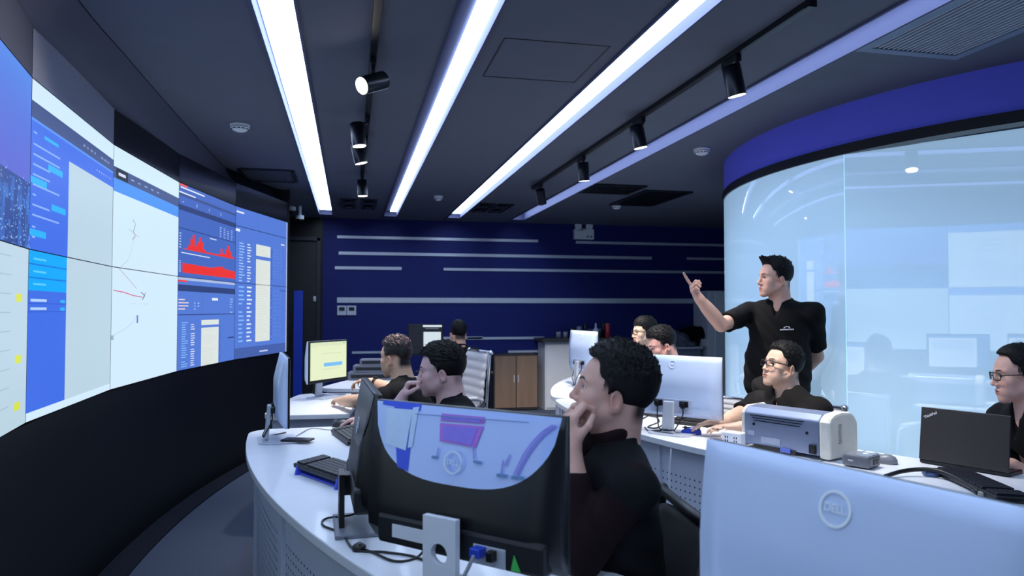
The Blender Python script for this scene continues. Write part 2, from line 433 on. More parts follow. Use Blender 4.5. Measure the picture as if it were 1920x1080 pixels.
def face_colors(V, C, M, tone, stub, sc=1.):
    q = (V-C)@M/sc; x, y, z = np.abs(q[:, 0]), q[:, 1], q[:, 2]
    c = np.tile(np.array(lin(tone)), (len(V), 1))
    def mixin(w, rgb):
        nonlocal c
        w = np.clip(w, 0, 1)[:, None]; c = c*(1-w)+np.array(lin(rgb))*w
    head = (np.abs(q).max(1) < .16)
    warm = np.exp(-(((x-.04)/.022)**2+((y-.07)/.03)**2+((z+.03)/.022)**2))*.3*head
    mixin(warm, (tone[0], int(tone[1]*.86), int(tone[2]*.84)))
    ew = np.exp(-(((x-.08)/.014)**2+((y+.01)/.03)**2+((z+.014)/.035)**2))*.35*head
    mixin(ew, (tone[0], int(tone[1]*.82), int(tone[2]*.78)))
    lip = ((x/.0225)**2+((z+.065)/.0125)**2)
    mixin((1-lip)*3*(y > .078)*head*.6, (186, 122, 114))
    mixin((1-np.abs(z+.0648)/.0016)*(x < .021)*(y > .075)*head*.7, (90, 45, 45))
    bz = .0245+.004*np.clip((x-.012)/.02, 0, 1)-.010*np.clip((x-.036)/.016, 0, 1)
    bt = np.where(x < .03, .0048, .0048*np.clip((.054-x)/.024, .2, 1))
    mixin((1-np.abs(z-bz)/bt)*2.2*((x > .012) & (x < .053) & (y > .05))*head*.92, (24, 19, 18))
    el = ((x-.031)/.0142)**2+((z-.0030)/.0062)**2
    mixin((1-np.abs(el-.95)/.55)*((y > .06) & (z > .000))*head*.9, (40, 28, 26))
    # cropped scalp: hair root colour under and round the hair
    sd = np.clip((z-.004-.030*(y > .03))/.02, 0, 1)*np.clip((.052-y)/.016, 0, 1)*(x > .045)+np.clip((-.055-y)/.02, 0, 1)*np.clip((z+.07)/.03, 0, 1)
    mixin(sd*stub*head, (22, 19, 20))
    return c

def eye_ball(C, M, sx, par, org, look=(0, 0), sc=1.):
    o = C+M@np.array([sx*.031, .0682, .003])*sc; r = .0138*sc; n = 20; V = []; Fq = []
    g = nrm(M@np.array([look[0], 1., look[1]])); u = nrm(np.cross(g, M[:, 2])); v = np.cross(u, g)
    for i in range(n+1):
        t = PI*i/n
        for k in range(24): V.append(o+r*(g*math.cos(t)+(u*math.cos(2*PI*k/24)+v*math.sin(2*PI*k/24))*math.sin(t)))
    for i in range(n):
        for k in range(24): Fq.append((i*24+k, (i+1)*24+k, (i+1)*24+(k+1) % 24, i*24+(k+1) % 24))
    V = np.array(V); ca = ((V-o)/r)@g
    col = np.where((ca > .88)[:, None], np.array(lin((26, 18, 15))), np.array(lin((205, 200, 200))))
    return np_obj('eye', V, np.array(Fq), EYE, par, org, col)

def spectacles(C, M, par, org, sc=1., w=.026, hgt=.017, thick=.0016):
    T = lambda x, y, z: C+M@(np.array([x, y, z])*sc)
    g = MB()
    for s in (-1, 1):
        pts = []
        for k in range(28):
            a = 2*PI*k/28; cx, cz = math.cos(a), math.sin(a)
            px = math.copysign(abs(cx)**.55, cx)*w; pz = math.copysign(abs(cz)**.6, cz)*hgt
            pts.append(T(s*.034+px, .106-.30*abs(s*.034+px)**1.6*4, .003+pz))
        g.tube(pts, thick*sc, 6, closed=True)
        g.tube([T(s*.060, .094, .010), T(s*.074, .080, .011), T(s*.0785, .02, .010), T(s*.0795, -.012, .006), T(s*.078, -.03, -.01)], thick*1.25*sc, 6)
    g.tube([T(-.009, .107, .006), T(0, .109, .009), T(.009, .107, .006)], thick*sc, 6)
    o = g.build('glasses', GLASS_FRAME, par, org)
    l = MB()
    for s in (-1, 1):
        vs = []
        for k in range(20):
            a = 2*PI*k/20; cx, cz = math.cos(a), math.sin(a)
            px = math.copysign(abs(cx)**.55, cx)*w*.95; pz = math.copysign(abs(cz)**.6, cz)*hgt*.95
            vs.append(T(s*.034+px, .106-.30*abs(s*.034+px)**1.6*4, .003+pz))
        l.add(vs, [list(range(20))])
    lo = l.build('lens', LENS, o); lo['label'] = 'clear spectacle lenses'
    return o

def person(label, head, hd, body, pitch=0., roll=0., tone=(214, 172, 150), stub=.7, style=None, pelvis=None, lean=.12, seated=True,
           armL=None, armR=None, shirt=BLACK_CLOTH, sleeve='short', glasses=None, seed=1, fine=.0035, coarse=.012, group=None,
           legs=True, look=(0, 0), sleeve_mat=None, logo=None, collar=True, shoulder=.178, knee_spread=.1, seat_z=.575, sc=1.0, thigh=(0, 0), trousers=TROUSER, girth=1., nb=.036, inner=None, watch=None):
    """head: point between the ears; armX = (elbow, wrist, hand dict) as points in the room"""
    rng = np.random.default_rng(seed)
    C = np.asarray(head, float); Mh = heading(hd, pitch, roll); Mb0 = heading(body)
    fw = Mb0[:, 1]
    NB = C+Mh@np.array([0, -nb, -.055])*sc+np.array([0, 0, -.105])*sc-fw*nb*.33
    Pv = np.array([*(NB-fw*lean)[:2], seat_z if seated else .93]) if pelvis is None else np.asarray(pelvis, float)
    up = nrm(NB-Pv); rt = Mb0[:, 0]; fb = nrm(np.cross(up, rt)); Bm = np.stack([rt, fb, up], 1)
    L = np.linalg.norm(NB-Pv); SP = lambda t, x=0., y=0.: Pv+up*L*t+rt*x+fb*y
    S = {1: NB+rt*shoulder-up*.055, -1: NB-rt*shoulder-up*.055}
    org = np.array([Pv[0], Pv[1], 0.])
    arms = {1: armR, -1: armL}
    # --- skin: one surface from crown to ankles
    F = Field()
    head_field(F, C, Mh, sc=sc)
    F.cone(C+Mh@np.array([0, -.022, -.045])*sc, NB-up*.01, .054*sc, .058*sc, .03)
    F.cone(C+Mh@np.array([0, -.045, -.03])*sc, NB-fb*.02, .050*sc, .056*sc, .03)
    F.ell(SP(.66), (.140*girth, .09*girth, .19), Bm, .05); F.ell(SP(.30), (.125*girth, .09*girth, .19), Bm, .06); F.ell(SP(.02), (.13*girth, .095*girth, .11), Bm, .06)
    for s in (1, -1):
        F.cone(NB-up*.03, S[s], .045, .05, .05)
        if arms[s]:
            el, wr, hd_ = arms[s]
            F.cone(S[s], el, .049, .040, .03, mid=.048); F.cone(el, wr, .041, .0265, .02, mid=.0415)
            if hd_: hand_field(F, wr, hd_['f'], hd_['p'], s, hd_.get('curl', (20, 25, 30, 35)), sc=hd_.get('sc', 1.), thumb=hd_.get('thumb', .5), spread=hd_.get('spread', .1))
    hips = {s: Pv+rt*s*.088-np.array([0, 0, .01]) for s in (1, -1)}
    knee, ank = {}, {}
    for s in (1, -1):
        if seated:
            kd = nrm(fw+rt*s*knee_spread+np.array([0, 0, thigh[0] if s > 0 else thigh[1]])); knee[s] = hips[s]+kd*.42
            knee[s][2] = max(knee[s][2], .50); ank[s] = np.array([*(knee[s]+fw*.03)[:2], .085])
        else:
            knee[s] = np.array([*(hips[s]+fw*.02+rt*s*.015)[:2], .49]); ank[s] = np.array([*(hips[s]+rt*s*.03)[:2], .085])
        if legs:
            F.cone(hips[s], knee[s], .068, .048, .03); F.cone(knee[s], ank[s], .045, .034, .02)
    fb_ = [(C-.135*sc, C+.15*sc, fine)]
    for s in (1, -1):
        if arms[s] and arms[s][2] and arms[s][2].get('fine', True):
            wr = np.asarray(arms[s][1]); fb_.append((wr-.16, wr+.16, max(fine, .0035)))
    V, Q = F.mesh(coarse, fb_)
    body_o = np_obj('person', V, Q, SKIN, None, org, face_colors(V, C, Mh, tone, stub, sc)); body_o.location = org
    tag(body_o, label, 'person', group)
    # --- hair
    st = dict(style or {})
    H = Field(); hair_field(H, C, Mh, st, rng, sc)
    V, Q = H.mesh(max(fine*.85, .0023))
    ho = np_obj('hair', V, Q, st.get('mat', HAIR), body_o, org); ho['label'] = st.get('label', 'short black hair')
    for s in (1, -1): eye_ball(C, Mh, s, body_o, org, look, sc)
    if glasses: spectacles(C, Mh, body_o, org, sc, **glasses)
    # --- shirt
    G = Field(); g = girth
    G.ell(SP(.68, 0, .004), (.172*g, .118*g, .205), Bm, .05); G.ell(SP(.32, 0, .004), (.158*g, .120*g, .20), Bm, .07)
    if seated: G.ell(SP(.06), (.165*g, .128*g, .12), Bm, .06)
    else: G.cone(SP(.30, -.075*g), SP(.0, -.080*g), .105*g, .108*g, .06); G.cone(SP(.30, .075*g), SP(.0, .080*g), .105*g, .108*g, .06)
    for s in (1, -1):
        G.cone(NB-up*.035, S[s]-up*.004, .060, .066, .05)
        if arms[s] and sleeve_mat is None:
            el, wr, _ = arms[s]
            if sleeve == 'short':
                c = S[s]+(el-S[s])*.78; G.cone(S[s], c, .068, .063, .035)
                d = nrm(el-S[s]); Ms = frame(d, (0, 0, 1) if abs(d[2]) < .9 else (1, 0, 0))
                G.box(c+d*.075, (.13, .075, .13), Ms, .004, .006, 's')
            else:
                c = el+(wr-el)*(sleeve if isinstance(sleeve, float) else .9); G.cone(S[s], el, .066, .054, .035); G.cone(el, c, .054, .038, .02)
        elif arms[s]: G.ball(S[s]+(np.asarray(arms[s][0])-S[s])*.10, .054, .03)
    G.cone(NB-up*.02+fb*.004, NB+up*.16+fb*.02, .056, .066, .012, 's')
    if collar:
        G.cone(NB+fb*.065+up*.03, NB+fb*.115-up*.075, .030, .006, .008, 's')
        ring = []
        for k in range(25):
            a = math.radians(28+304*k/24); ring.append(NB+rt*math.sin(a)*.066+fb*(math.cos(a)*.066-.002)+up*(.022-.022*math.cos(a)))
        for a, b in zip(ring[:-1], ring[1:]): G.cone(a, b, .0085, .0085, .012)
        for e, s in ((ring[0], 1), (ring[-1], -1)):
            G.cone(e, e-up*.055+fb*.026+rt*s*.022, .010, .006, .012)
    else:
        ring = [NB+rt*math.sin(a)*.070+fb*math.cos(a)*.068+up*(.004-.022*math.cos(a)) for a in np.linspace(0, 2*PI, 25)]
        for a, b in zip(ring[:-1], ring[1:]): G.cone(a, b, .007, .007, .012)
    if not seated: G.box(SP(0)-up*.20, (.4, .4, .122), Bm, .004, .006, 's')
    wob = lambda X, Y, Z: .0024*np.sin(X*21+Z*33+seed)*np.sin(Y*27-Z*19+seed*2)+.0018*np.sin(X*55-Y*47+Z*71)
    V, Q = G.mesh(max(fine*1.6, .0055), None, wob)
    so = np_obj('shirt', V, Q, shirt, body_o, org)
    if sleeve_mat is not None:
        for s in (1, -1):
            if not arms[s]: continue
            G = Field(); el, wr, _ = arms[s]; el = np.asarray(el); wr = np.asarray(wr)
            G.cone(S[s], el, .063, .053, .03); G.cone(el, el+(wr-el)*(sleeve if isinstance(sleeve, float) else .9), .053, .046, .02)
            V, Q = G.mesh(.006, None, wob); o = np_obj('sleeve', V, Q, sleeve_mat, body_o, org); o['label'] = 'dark maroon sleeve'
    if inner is not None:
        G = Field()
        for zz, rr in ((.030, .061), (.045, .0605), (.058, .0595)):
            ring = [NB+rt*math.sin(a)*rr+fb*(math.cos(a)*rr+.002)+up*(zz-.014*math.cos(a)) for a in np.linspace(0, 2*PI, 25)]
            for a, b in zip(ring[:-1], ring[1:]): G.cone(a, b, .008, .008, .012)
        G.cone(NB+fb*.066+up*.02, NB+fb*.100-up*.05, .020, .006, .012)
        V, Q = G.mesh(.0045); o = np_obj('inner_collar', V, Q, inner, body_o, org); o['label'] = 'maroon inner shirt collar'
    # --- trousers, shoes
    if legs:
        G = Field(); G.ell(Pv, (.158*g, .122*g, .115), Bm if seated else None, .05)
        for s in (1, -1): G.cone(hips[s], knee[s], .086, .064, .035); G.cone(knee[s], ank[s]+np.array([0, 0, .02]), .062, .052, .03)
        V, Q = G.mesh(.009, None, wob); np_obj('trousers', V, Q, trousers, body_o, org)
        for s in (1, -1):
            G = Field(); a = ank[s]; G.cone(a-fw*.035+np.array([0, 0, -.045]), a+fw*.155+np.array([0, 0, -.055]), .04, .030, .02); G.cone(a-np.array([0, 0, .02]), a+fw*.07-np.array([0, 0, .04]), .044, .035, .02)
            G.box((a[0], a[1], -.05), (.4, .4, .05), None, .001, .002, 's')
            V, Q = G.mesh(.008); np_obj('shoe', V, Q, SHOE, body_o, org)
    if logo:
        t, x, wdt = logo; b = MB(); o = SP(t, x, .1)
        sg = lambda px, pz: (px, pz)
        def surf(px, pz):   # push the mark just outside the chest
            e = SP(.68, 0, .004); q = Bm.T@(o+rt*px+up*pz-e); kx = 1-(q[0]/(.172*g))**2-(q[2]/.205)**2
            yy = .118*g*math.sqrt(max(kx, .02)); return e+rt*q[0]+up*q[2]+fb*(yy+.0085)
        for i in range(9): x0 = -wdt/2+wdt*i/9; b.quad(surf(x0, 0), surf(x0+wdt/9*.8, 0), surf(x0+wdt/9*.8, .007), surf(x0, .007))
        for i in range(6):
            a0, a1 = PI*i/6, PI*(i+1)/6; r0, r1 = wdt*.17, wdt*.25; p = lambda a, r: surf(-math.cos(a)*r, .011+math.sin(a)*r*.7)
            b.quad(p(a0, r0), p(a1, r0), p(a1, r1), p(a0, r1))
        lo = b.build('chest_logo', LOGO, body_o, org); lo['label'] = 'small white chest emblem over a line of lettering'
    if watch:
        s = watch; el, wr = np.asarray(arms[s][0]), np.asarray(arms[s][1]); d = nrm(wr-el); q = wr-d*.02
        b = MB(); b.cyl(q-d*.012, q+d*.012, .033, .032, 20); b.cyl(q+np.array([0, 0, .030]), q+np.array([0, 0, .040]), .018, .017, 18)
        b.build('wrist_watch', SHOE, body_o, org)
    return body_o
# ------------------------------------------------------------------ room materials
CEIL = mat('ceiling_charcoal_paint', (92, 98, 114), .75, 0, .05, 6)
BLACK = mat('black_laminate', (9, 10, 13), .45, 0, .1, 8, spec=.3)
NAVY = mat('navy_wall_paint', (17, 30, 104), .6, 0, .05, 5, spec=.3)
ROYAL = mat('royal_blue_fascia', (112, 116, 255), .55, 0, .03, 5)
CARPET = mat('grey_blue_carpet', (84, 92, 110), .95, 0, .35, 160, .6, spec=.1)
FLOOR_BAND = mat('dark_floor_band', (34, 38, 48), .95, 0, .3, 160, .6, spec=.1)
ALU = mat('satin_aluminium', (196, 202, 214), .4, .3, .04, 20)
COVE = mat('cove_grey_white', (78, 82, 116), .7, 0, .02, 10)
DARK_METAL = mat('dark_metal', (24, 26, 32), .4, .3, .08, 30)
GRILLE = mat('grille_slat', (120, 128, 146), .5, .2, .05, 20)
WHITE_PL = mat('white_plastic', (226, 230, 238), .45, 0, .03, 20)
BLACK_PL = mat('black_plastic', (15, 16, 19), .4, 0, .08, 40)
GREY_PL = mat('grey_plastic', (120, 126, 138), .5, 0, .05, 30)
STEEL_PALE = mat('pale_brushed_steel', (186, 190, 208), .5, .35, .06, 20, stretch=(1, 1, 30))  # paler than the other panels above the screens
GLOSS_BLACK = mat('gloss_black_panel', (14, 15, 19), .22, 0, .05, 10)
TUBE = emi('cove_light_diffuser', (200, 222, 255), STRIP_E, .5)
LAMP_E = emi('spot_lamp_lens', (255, 244, 226), 14., .3)
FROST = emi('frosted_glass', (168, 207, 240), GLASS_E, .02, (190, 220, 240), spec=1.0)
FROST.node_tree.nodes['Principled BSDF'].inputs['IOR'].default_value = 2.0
CZ = 2.69; BY = 10.4
# ------------------------------------------------------------------ floor, ceiling, walls
m = MB(); m.box((2.8, 4, -.05), (12.4, 13.2, .1)); struct('floor', m, CARPET)
VX, VY, VR, VA, VD = 9.688, 4.317, 10.98, 3.24243, -.11118          # the video wall's own arc
def vw(ang, r=0.): return np.array([VX+(VR+r)*math.cos(ang), VY+(VR+r)*math.sin(ang)])
VA_END = VA+4*VD; VA_BEG = VA-2*VD
slots = [(-.402, -.231), (.440, .611), (1.302, 1.473), (2.215, 2.386)]
edge = [onz(147, 0, CZ), onz(232, 100, CZ), onz(310, 190, CZ), onz(390, 280, CZ), onz(430, 322, CZ), onz(455, 350, CZ)]
edge = [edge[0]+(edge[0]-edge[2])*k+np.array([.05*k*k, 0, 0]) for k in (3.4, 2.2, 1.1)]+edge+[np.array([-1.30, 8.6, CZ]), np.array([-1.30, BY, CZ])]
m = MB()
e2 = smooth_path(edge[:-1], 5)+[edge[-1]]
m.prism([(p[0], p[1], CZ) for p in e2]+[(-.402, BY, CZ), (-.402, -2.5, CZ)], (0, 0, .04))
xs = [-.402]+[q for s in slots for q in s][1:]+[9.0]
for a, b in ((xs[1], xs[2]), (xs[3], xs[4]), (xs[5], xs[6]), (xs[7], xs[8])): m.box(((a+b)/2, (BY-2.5)/2, CZ+.02), (b-a, BY+2.5, .04))
m.box((3, 4, CZ+.16), (12.4, 13.2, .04))
struct('ceiling', m, CEIL)
# sloping soffit between the ceiling edge and the top of the video wall
m = MB(); vs = []; N = len(e2)-14
tops = []
for i, p in enumerate(e2):
    a = math.atan2(p[1]-VY, p[0]-VX) % (2*PI); q = vw(a, .03)
    if p[1] > 8.0: q = np.array([-.75-.1*(p[1]-8), p[1]])
    for k in range(7):
        t = k/6; z = CZ-.005-.15*math.sin(t*PI/2); xy = np.array(p[:2])*(1-t)+q*t
        vs.append((xy[0], xy[1], z))
n = len(e2)
m.add(vs, [(i*7+k, (i+1)*7+k, (i+1)*7+k+1, i*7+k+1) for i in range(n-1) for k in range(6)], True)
struct('trim_1', m, mat('soffit_dark_satin', (88, 91, 108), .5, .2, .05, 8))
m = MB(); m.box((3.8, BY+.05, 1.4), (11.0, .1, 2.8)); struct('wall_back', m, NAVY)
m = MB(); m.box((-1.07, BY-.02, 1.35), (1.40, .04, 2.7)); struct('wall_back_left', m, BLACK)
m = MB(); m.box((9.0, 4, 1.4), (.1, 13.2, 2.8)); struct('wall_right', m, NAVY)
m = MB(); m.box((3, -2.5, 1.4), (12.4, .1, 2.8)); struct('wall_front', m, mat('grey_wall_paint', (120, 126, 142), .7))
m = MB(); m.box((-3.1, 4, 1.4), (.1, 13.2, 2.8)); struct('wall_left', m, BLACK)
m = MB()
A0, A1 = math.degrees(VA_BEG)+14, math.degrees(VA_END)
m.arc(VR, VR+.12, A1, A0, 0, .968, 40, (VX, VY)); m.arc(VR+.10, VR+.16, A1, A0, .968, CZ+.1, 40, (VX, VY)); struct('wall_video', m, BLACK)
m = MB(); m.arc(VR-.15, VR, A1, A0, 0, .012, 40, (VX, VY)); struct('floor_band_left', m, FLOOR_BAND)  # dark flat band along the foot of the video wall
e = vw(VA_END, .0); m = MB(); m.prism([(e[0]+.02, e[1]+.02, 0), (e[0]-.16, e[1]+.02, 0), (-1.3, BY, 0), (-1.1, BY, 0)], (0, 0, 2.7)); struct('wall_return', m, BLACK)
# door in the black corner
d = MB(); dx0, dx1 = -1.25, -.40
d.box(((dx0+dx1)/2, BY-.065, 1.17), (dx1-dx0-.10, .05, 2.34)); do = d.build('door_1', mat('door_black_paint', (13, 15, 22), .5), origin=(dx1, BY-.06, 0)); tag(do, kind='structure')
f = MB(); f.box((dx1-.02, BY-.075, 1.2), (.05, .07, 2.4)); f.box(((dx0+dx1)/2, BY-.075, 2.385), (dx1-dx0, .07, .05)); f.build('door_frame', mat('door_frame_dark', (26, 29, 40), .5), do, (dx1, BY-.06, 0))
hp = ony(590, 560, BY-.1); f = MB(); f.box((hp[0], BY-.095, hp[2]), (.035, .02, .07)); f.cyl((hp[0], BY-.10, hp[2]), (hp[0], BY-.15, hp[2]), .012); f.build('door_handle', ALU, do, (dx1, BY-.06, 0))
# wall stripes: x0, x1, y0, y1, height in picture pixels
strips = [(632, 1009, 444, 452, 5), (1080, 1420, 454, 461.5, 5), (635, 1222, 474.5, 484, 5.5), (1288, 1420, 485, 486.5, 4.5), (628, 753, 502, 503.5, 5.5), (832, 1420, 504.5, 512, 5), (632, 1420, 563, 564.5, 9.5), (660, 765, 660.5, 660.5, 4), (740, 905, 634, 634, 4.5), (876, 1020, 634, 634, 4.5), (953, 1012, 659, 659, 4)]
for i, (x0, x1, y0, y1, hpx) in enumerate(strips):
    a, b = ony(x0, y0, BY-.012), ony(x1, y1, BY-.012); z = (a[2]+b[2])/2; h = hpx*10.5/FPX
    m = MB(); m.box(((a[0]+b[0])/2, BY-.008, z), (b[0]-a[0], .016, h)); struct('trim_%d' % (i+2), m, ALU)
# round glass room on the right
GA = [112, 150, 193, 232, 262]
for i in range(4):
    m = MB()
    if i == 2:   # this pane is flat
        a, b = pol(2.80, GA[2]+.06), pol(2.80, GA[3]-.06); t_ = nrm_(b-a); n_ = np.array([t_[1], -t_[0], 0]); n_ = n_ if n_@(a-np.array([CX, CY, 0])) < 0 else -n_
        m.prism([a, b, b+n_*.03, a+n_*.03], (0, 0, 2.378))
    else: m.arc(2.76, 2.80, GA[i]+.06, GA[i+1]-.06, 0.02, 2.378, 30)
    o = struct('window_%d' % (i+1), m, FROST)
m = MB(); m.arc(2.70, 2.815, 95, 275, 2.375, 2.437, 60); m.arc(2.70, 2.81, 95, 275, 0, .03, 60); struct('trim_20', m, BLACK_PL)
m = MB(); m.arc(2.70, 2.80, 95, 275, 2.437, CZ, 60); o = struct('wall_right_fascia', m, ROYAL)
# ------------------------------------------------------------------ cove lights
for i, (a, b) in enumerate(slots):
    lab = ['bright recessed light strip, leftmost of the four running along the ceiling', 'bright recessed light strip, second from the left, right of the near spotlight track',
           'bright recessed light strip, third from the left, left of the far spotlight track', 'dim lavender recessed strip, rightmost of the four ceiling strips'][i]
    t = thing('cove_light', lab, 'ceiling light', ((a+b)/2, 4, CZ), 0, 'light strips in the ceiling')
    O = ((a+b)/2, 4, CZ); y0, y1 = -2.4, BY-.02; dp = .058 if i < 3 else .105
    m = MB(); m.box((a-.004, (y0+y1)/2, CZ+dp/2-.004), (.012, y1-y0, dp+.016)); m.box((b+.004, (y0+y1)/2, CZ+dp/2-.004), (.012, y1-y0, dp+.016)); m.box(((a+b)/2, (y0+y1)/2, CZ+dp+.006), (b-a, y1-y0, .012))
    m.box(((a+b)/2, y1-.2, CZ+dp/2-.006), (b-a, .4, dp)); m.build('housing', COVE, t, O)
    if True:
        m = MB(); c0, c1 = ((a+.012, b-.012), (a+.085, b-.006), (a+.006, b-.006), (a+.006, a+.10))[i]
        m.box(((c0+c1)/2, (y0+y1)/2-.24, CZ+dp-.008), (c1-c0, y1-y0-.5, .012)); m.build('diffuser', TUBE, t, O)
# ------------------------------------------------------------------ ceiling fittings
def track(label, X, y0, y1):
    t = thing('light_track', label, 'track', (X, (y0+y1)/2, CZ)); m = MB(); m.box((X, (y0+y1)/2, CZ-.014), (.034, y1-y0, .028)); m.box((X, (y0+y1)/2, CZ-.027), (.018, y1-y0-.02, .004))
    m.build('rail', BLACK_PL, t, (X, (y0+y1)/2, CZ)); m = MB()
    for y in (y0, y1): m = MB(); m.box((X, y, CZ-.016), (.038, .03, .034)); m.build('end_cap', DARK_METAL, t, (X, (y0+y1)/2, CZ))
    return t
track('black spotlight track between the two left light strips', .105, -1.0, 7.0)
track('black spotlight track between the third and fourth light strips', 1.84, 2.62, 7.25)
def spotlight(label, X, Y, aim, off=(0, 0), watt=1.):
    t = thing('track_spotlight', label, 'spotlight', (X, Y, CZ-.028), 0, 'spotlights on the ceiling tracks'); O = (X, Y, CZ-.028)
    m = MB(); m.box((X, Y+.06, CZ-.045), (.03, .15, .034)); m.build('adapter', BLACK_PL, t, O, .004)
    d = nrm(aim); c = np.array([X+off[0], Y+off[1], CZ-.155]); a, b = c-d*.075, c+d*.075
    m = MB(); m.cyl((X, Y, CZ-.05), (X, Y, CZ-.075), .011); m.tube([(X, Y, CZ-.072), (X+off[0]*.4-.0, Y, CZ-.085), c+np.array([0, .0, .055]), c], .008, 8); m.build('bracket', BLACK_PL, t, O)
    m = MB(); M = frame(np.cross(d, (.3, .9, .1)), d); u = M[:, 0]; v = M[:, 1]; Mx = np.stack([u, v, d], 1)
    m.lathe([(0, -.075), (.040, -.075), (.045, -.070), (.045, .070), (.047, .075), (.041, .075), (.038, .058), (.0, .058)], c, Mx, 28); can = m.build('can', mat('spot_can_black', (20, 24, 34), .35, .4, .05, 30), t, O)
    m = MB(); m.lathe([(0, .0768), (.0405, .0768), (.0405, .066)], c, Mx, 24); m.build('lens', LAMP_E, can, O)
    L = bpy.data.lights.new('spot_beam', 'SPOT'); L.energy = SPOT_W*watt; L.color = (1, .90, .78); L.spot_size = math.radians(76); L.spot_blend = .7; L.shadow_soft_size = .035
    lo = bpy.data.objects.new('spot_beam', L); COL.objects.link(lo); lo.parent = can; lo.location = Vector(c+d*.085-np.array(O)); lo.rotation_euler = Vector(d).to_track_quat('-Z', 'Y').to_euler()
    return t
spotlight('black track spotlight swung towards the camera, its round lamp glaring', .105, 3.62, (-.75, -.55, -.42), (0, -.0), .25)
spotlight('black spotlight just behind the glaring one on the left track', .105, 4.72, (.12, -.02, -1), (-.06, 0), .6)
spotlight('black spotlight on the left track, third from the front', .105, 5.28, (.25, .05, -1), (-.05, 0), .6)
spotlight('farthest black spotlight on the left track', .105, 6.80, (.06, .05, -1), (0, 0), .5)
spotlight('largest spotlight on the right track, nearest the air grille', 1.84, 3.20, (.25, .05, -1), (-.02, 0), 1.)
spotlight('second spotlight on the right track, left of the wall-side smoke detector', 1.84, 4.38, (.22, .02, -1), (-.03, 0), 1.)
spotlight('third spotlight along the right track, hanging straight down', 1.84, 5.60, (.10, .16, -1), (0, 0), 1.4)
spotlight('smallest spotlight at the far end of the right track', 1.84, 6.94, (.30, .55, -1), (0, 0), 3.)
def grille(label, x0, x1, y0, y1, n, fr=.05, dark=DARK_METAL, slat=GRILLE, group='air grilles in the ceiling', cross=0, frm=DARK_METAL):
    c = ((x0+x1)/2, (y0+y1)/2, CZ); t = thing('air_grille', label, 'vent', c, 0, group); m = MB()
    for x in (x0+fr/2, x1-fr/2): m.box((x, c[1], CZ-.008), (fr, y1-y0, .016))
    for y in (y0+fr/2, y1-fr/2): m.box((c[0], y, CZ-.008), (x1-x0-2*fr-.001, fr, .0158))
    m.build('frame', frm, t, c)
    m = MB(); m.box((c[0], c[1], CZ-.002), (x1-x0-2*fr, y1-y0-2*fr, .003)); m.build('backing', BLACK_PL, t, c)
    m = MB()
    for k in range(n):
        x = x0+fr+(x1-x0-2*fr)*(k+.5)/n; m.box((x, c[1], CZ-.009), (.008 if x1-x0 > .5 and y1-y0 > 1 else .004, y1-y0-2*fr-.002, .008))
    for k in range(cross): m.box((c[0], y0+fr+(y1-y0-2*fr)*(k+.5)/cross, CZ-.004), (x1-x0-2*fr, .004, .004))
    m.build('slat', slat, t, c); return t
grille('large air grille with dark slats near the blue curved fascia', 2.39, 2.97, 1.75, 3.06, 18, .05, slat=mat('grille_slat_pale', (186, 194, 210), .5, .1), frm=mat('grille_frame', (120, 136, 158), .5, .1))
grille('small dark air grille in front of the far end of the right track', 2.39, 2.97, 6.95, 7.5, 10, .04, slat=DARK_METAL)
grille('long dark air grille beside the far white ceiling sensor', 3.05, 3.6, 7.2, 8.3, 16, .04, slat=DARK_METAL)
a, b, c_, d_ = onz(440, 315, CZ), onz(551, 319, CZ), onz(561, 340, CZ), onz(452, 338, CZ)
grille('small slatted air grille left of the leftmost light strip', a[0]+.02, b[0]+.0, c_[1], a[1], 22, .03, cross=4)
for x, lab in ((-.02, 'square recessed twin lamp box, left one of the pair by the far wall'), (.21, 'square recessed twin lamp box, right one of the pair by the far wall'), (1.60, 'dark recessed lamp box between the third and fourth strips, left one'), (1.83, 'dark recessed lamp box between the third and fourth strips, right one')):
    t = thing('recessed_lamp', lab, 'ceiling light', (x, 8.9, CZ), 0, 'recessed lamp boxes by the far wall'); m = MB(); O = (x, 8.9, CZ)
    for sx in (-1, 1): m.box((x+sx*.09, 8.9, CZ-.008), (.015, .75, .016))
    for sy in (-1, 1): m.box((x, 8.9+sy*.37, CZ-.008), (.195, .015, .016))
    m.build('frame', DARK_METAL, t, O); m = MB(); m.box((x, 8.9, CZ-.001), (.17, .73, .003)); m.build('well', BLACK_PL, t, O)
    for yy in (8.7, 9.1): m = MB(); m.lathe([(0, 0), (.05, 0), (.065, -.018), (.055, -.022), (0, -.012)], (x, yy, CZ-.003), n=16); m.build('lamp', DARK_METAL, t, O)
def detector(label, px, py, r=.066):
    p = onz(px, py, CZ-.02); t = thing('smoke_detector', label, 'smoke detector', (p[0], p[1], CZ), 0, 'white smoke detectors on the ceiling'); O = (p[0], p[1], CZ); m = MB()
    m.lathe([(0, 0), (r, 0), (r, -.014), (r*.9, -.018)], O); m.build('base', WHITE_PL, t, O); m = MB()
    m.lathe([(r*.85, -.016), (r*.95, -.022), (r*.95, -.030), (r*.7, -.044), (r*.45, -.052), (0, -.054)], O); m.build('head', WHITE_PL, t, O); m = MB()
    for k in range(12): q = k*PI/6; m.box((p[0]+math.cos(q)*r*.84, p[1]+math.sin(q)*r*.84, CZ-.037), (.004, .018, .006), rotz(q))
    m.build('vent_slots', DARK_METAL, t, O)
detector('white smoke detector above the video wall, left of the leftmost strip', 450, 238)
detector('white smoke detector near the round glass wall', 1316, 283)
detector('small white smoke detector between the second and third strips', 822, 371, .05)
detector('small white ceiling sensor above the emergency lamp', 1156, 387, .06)
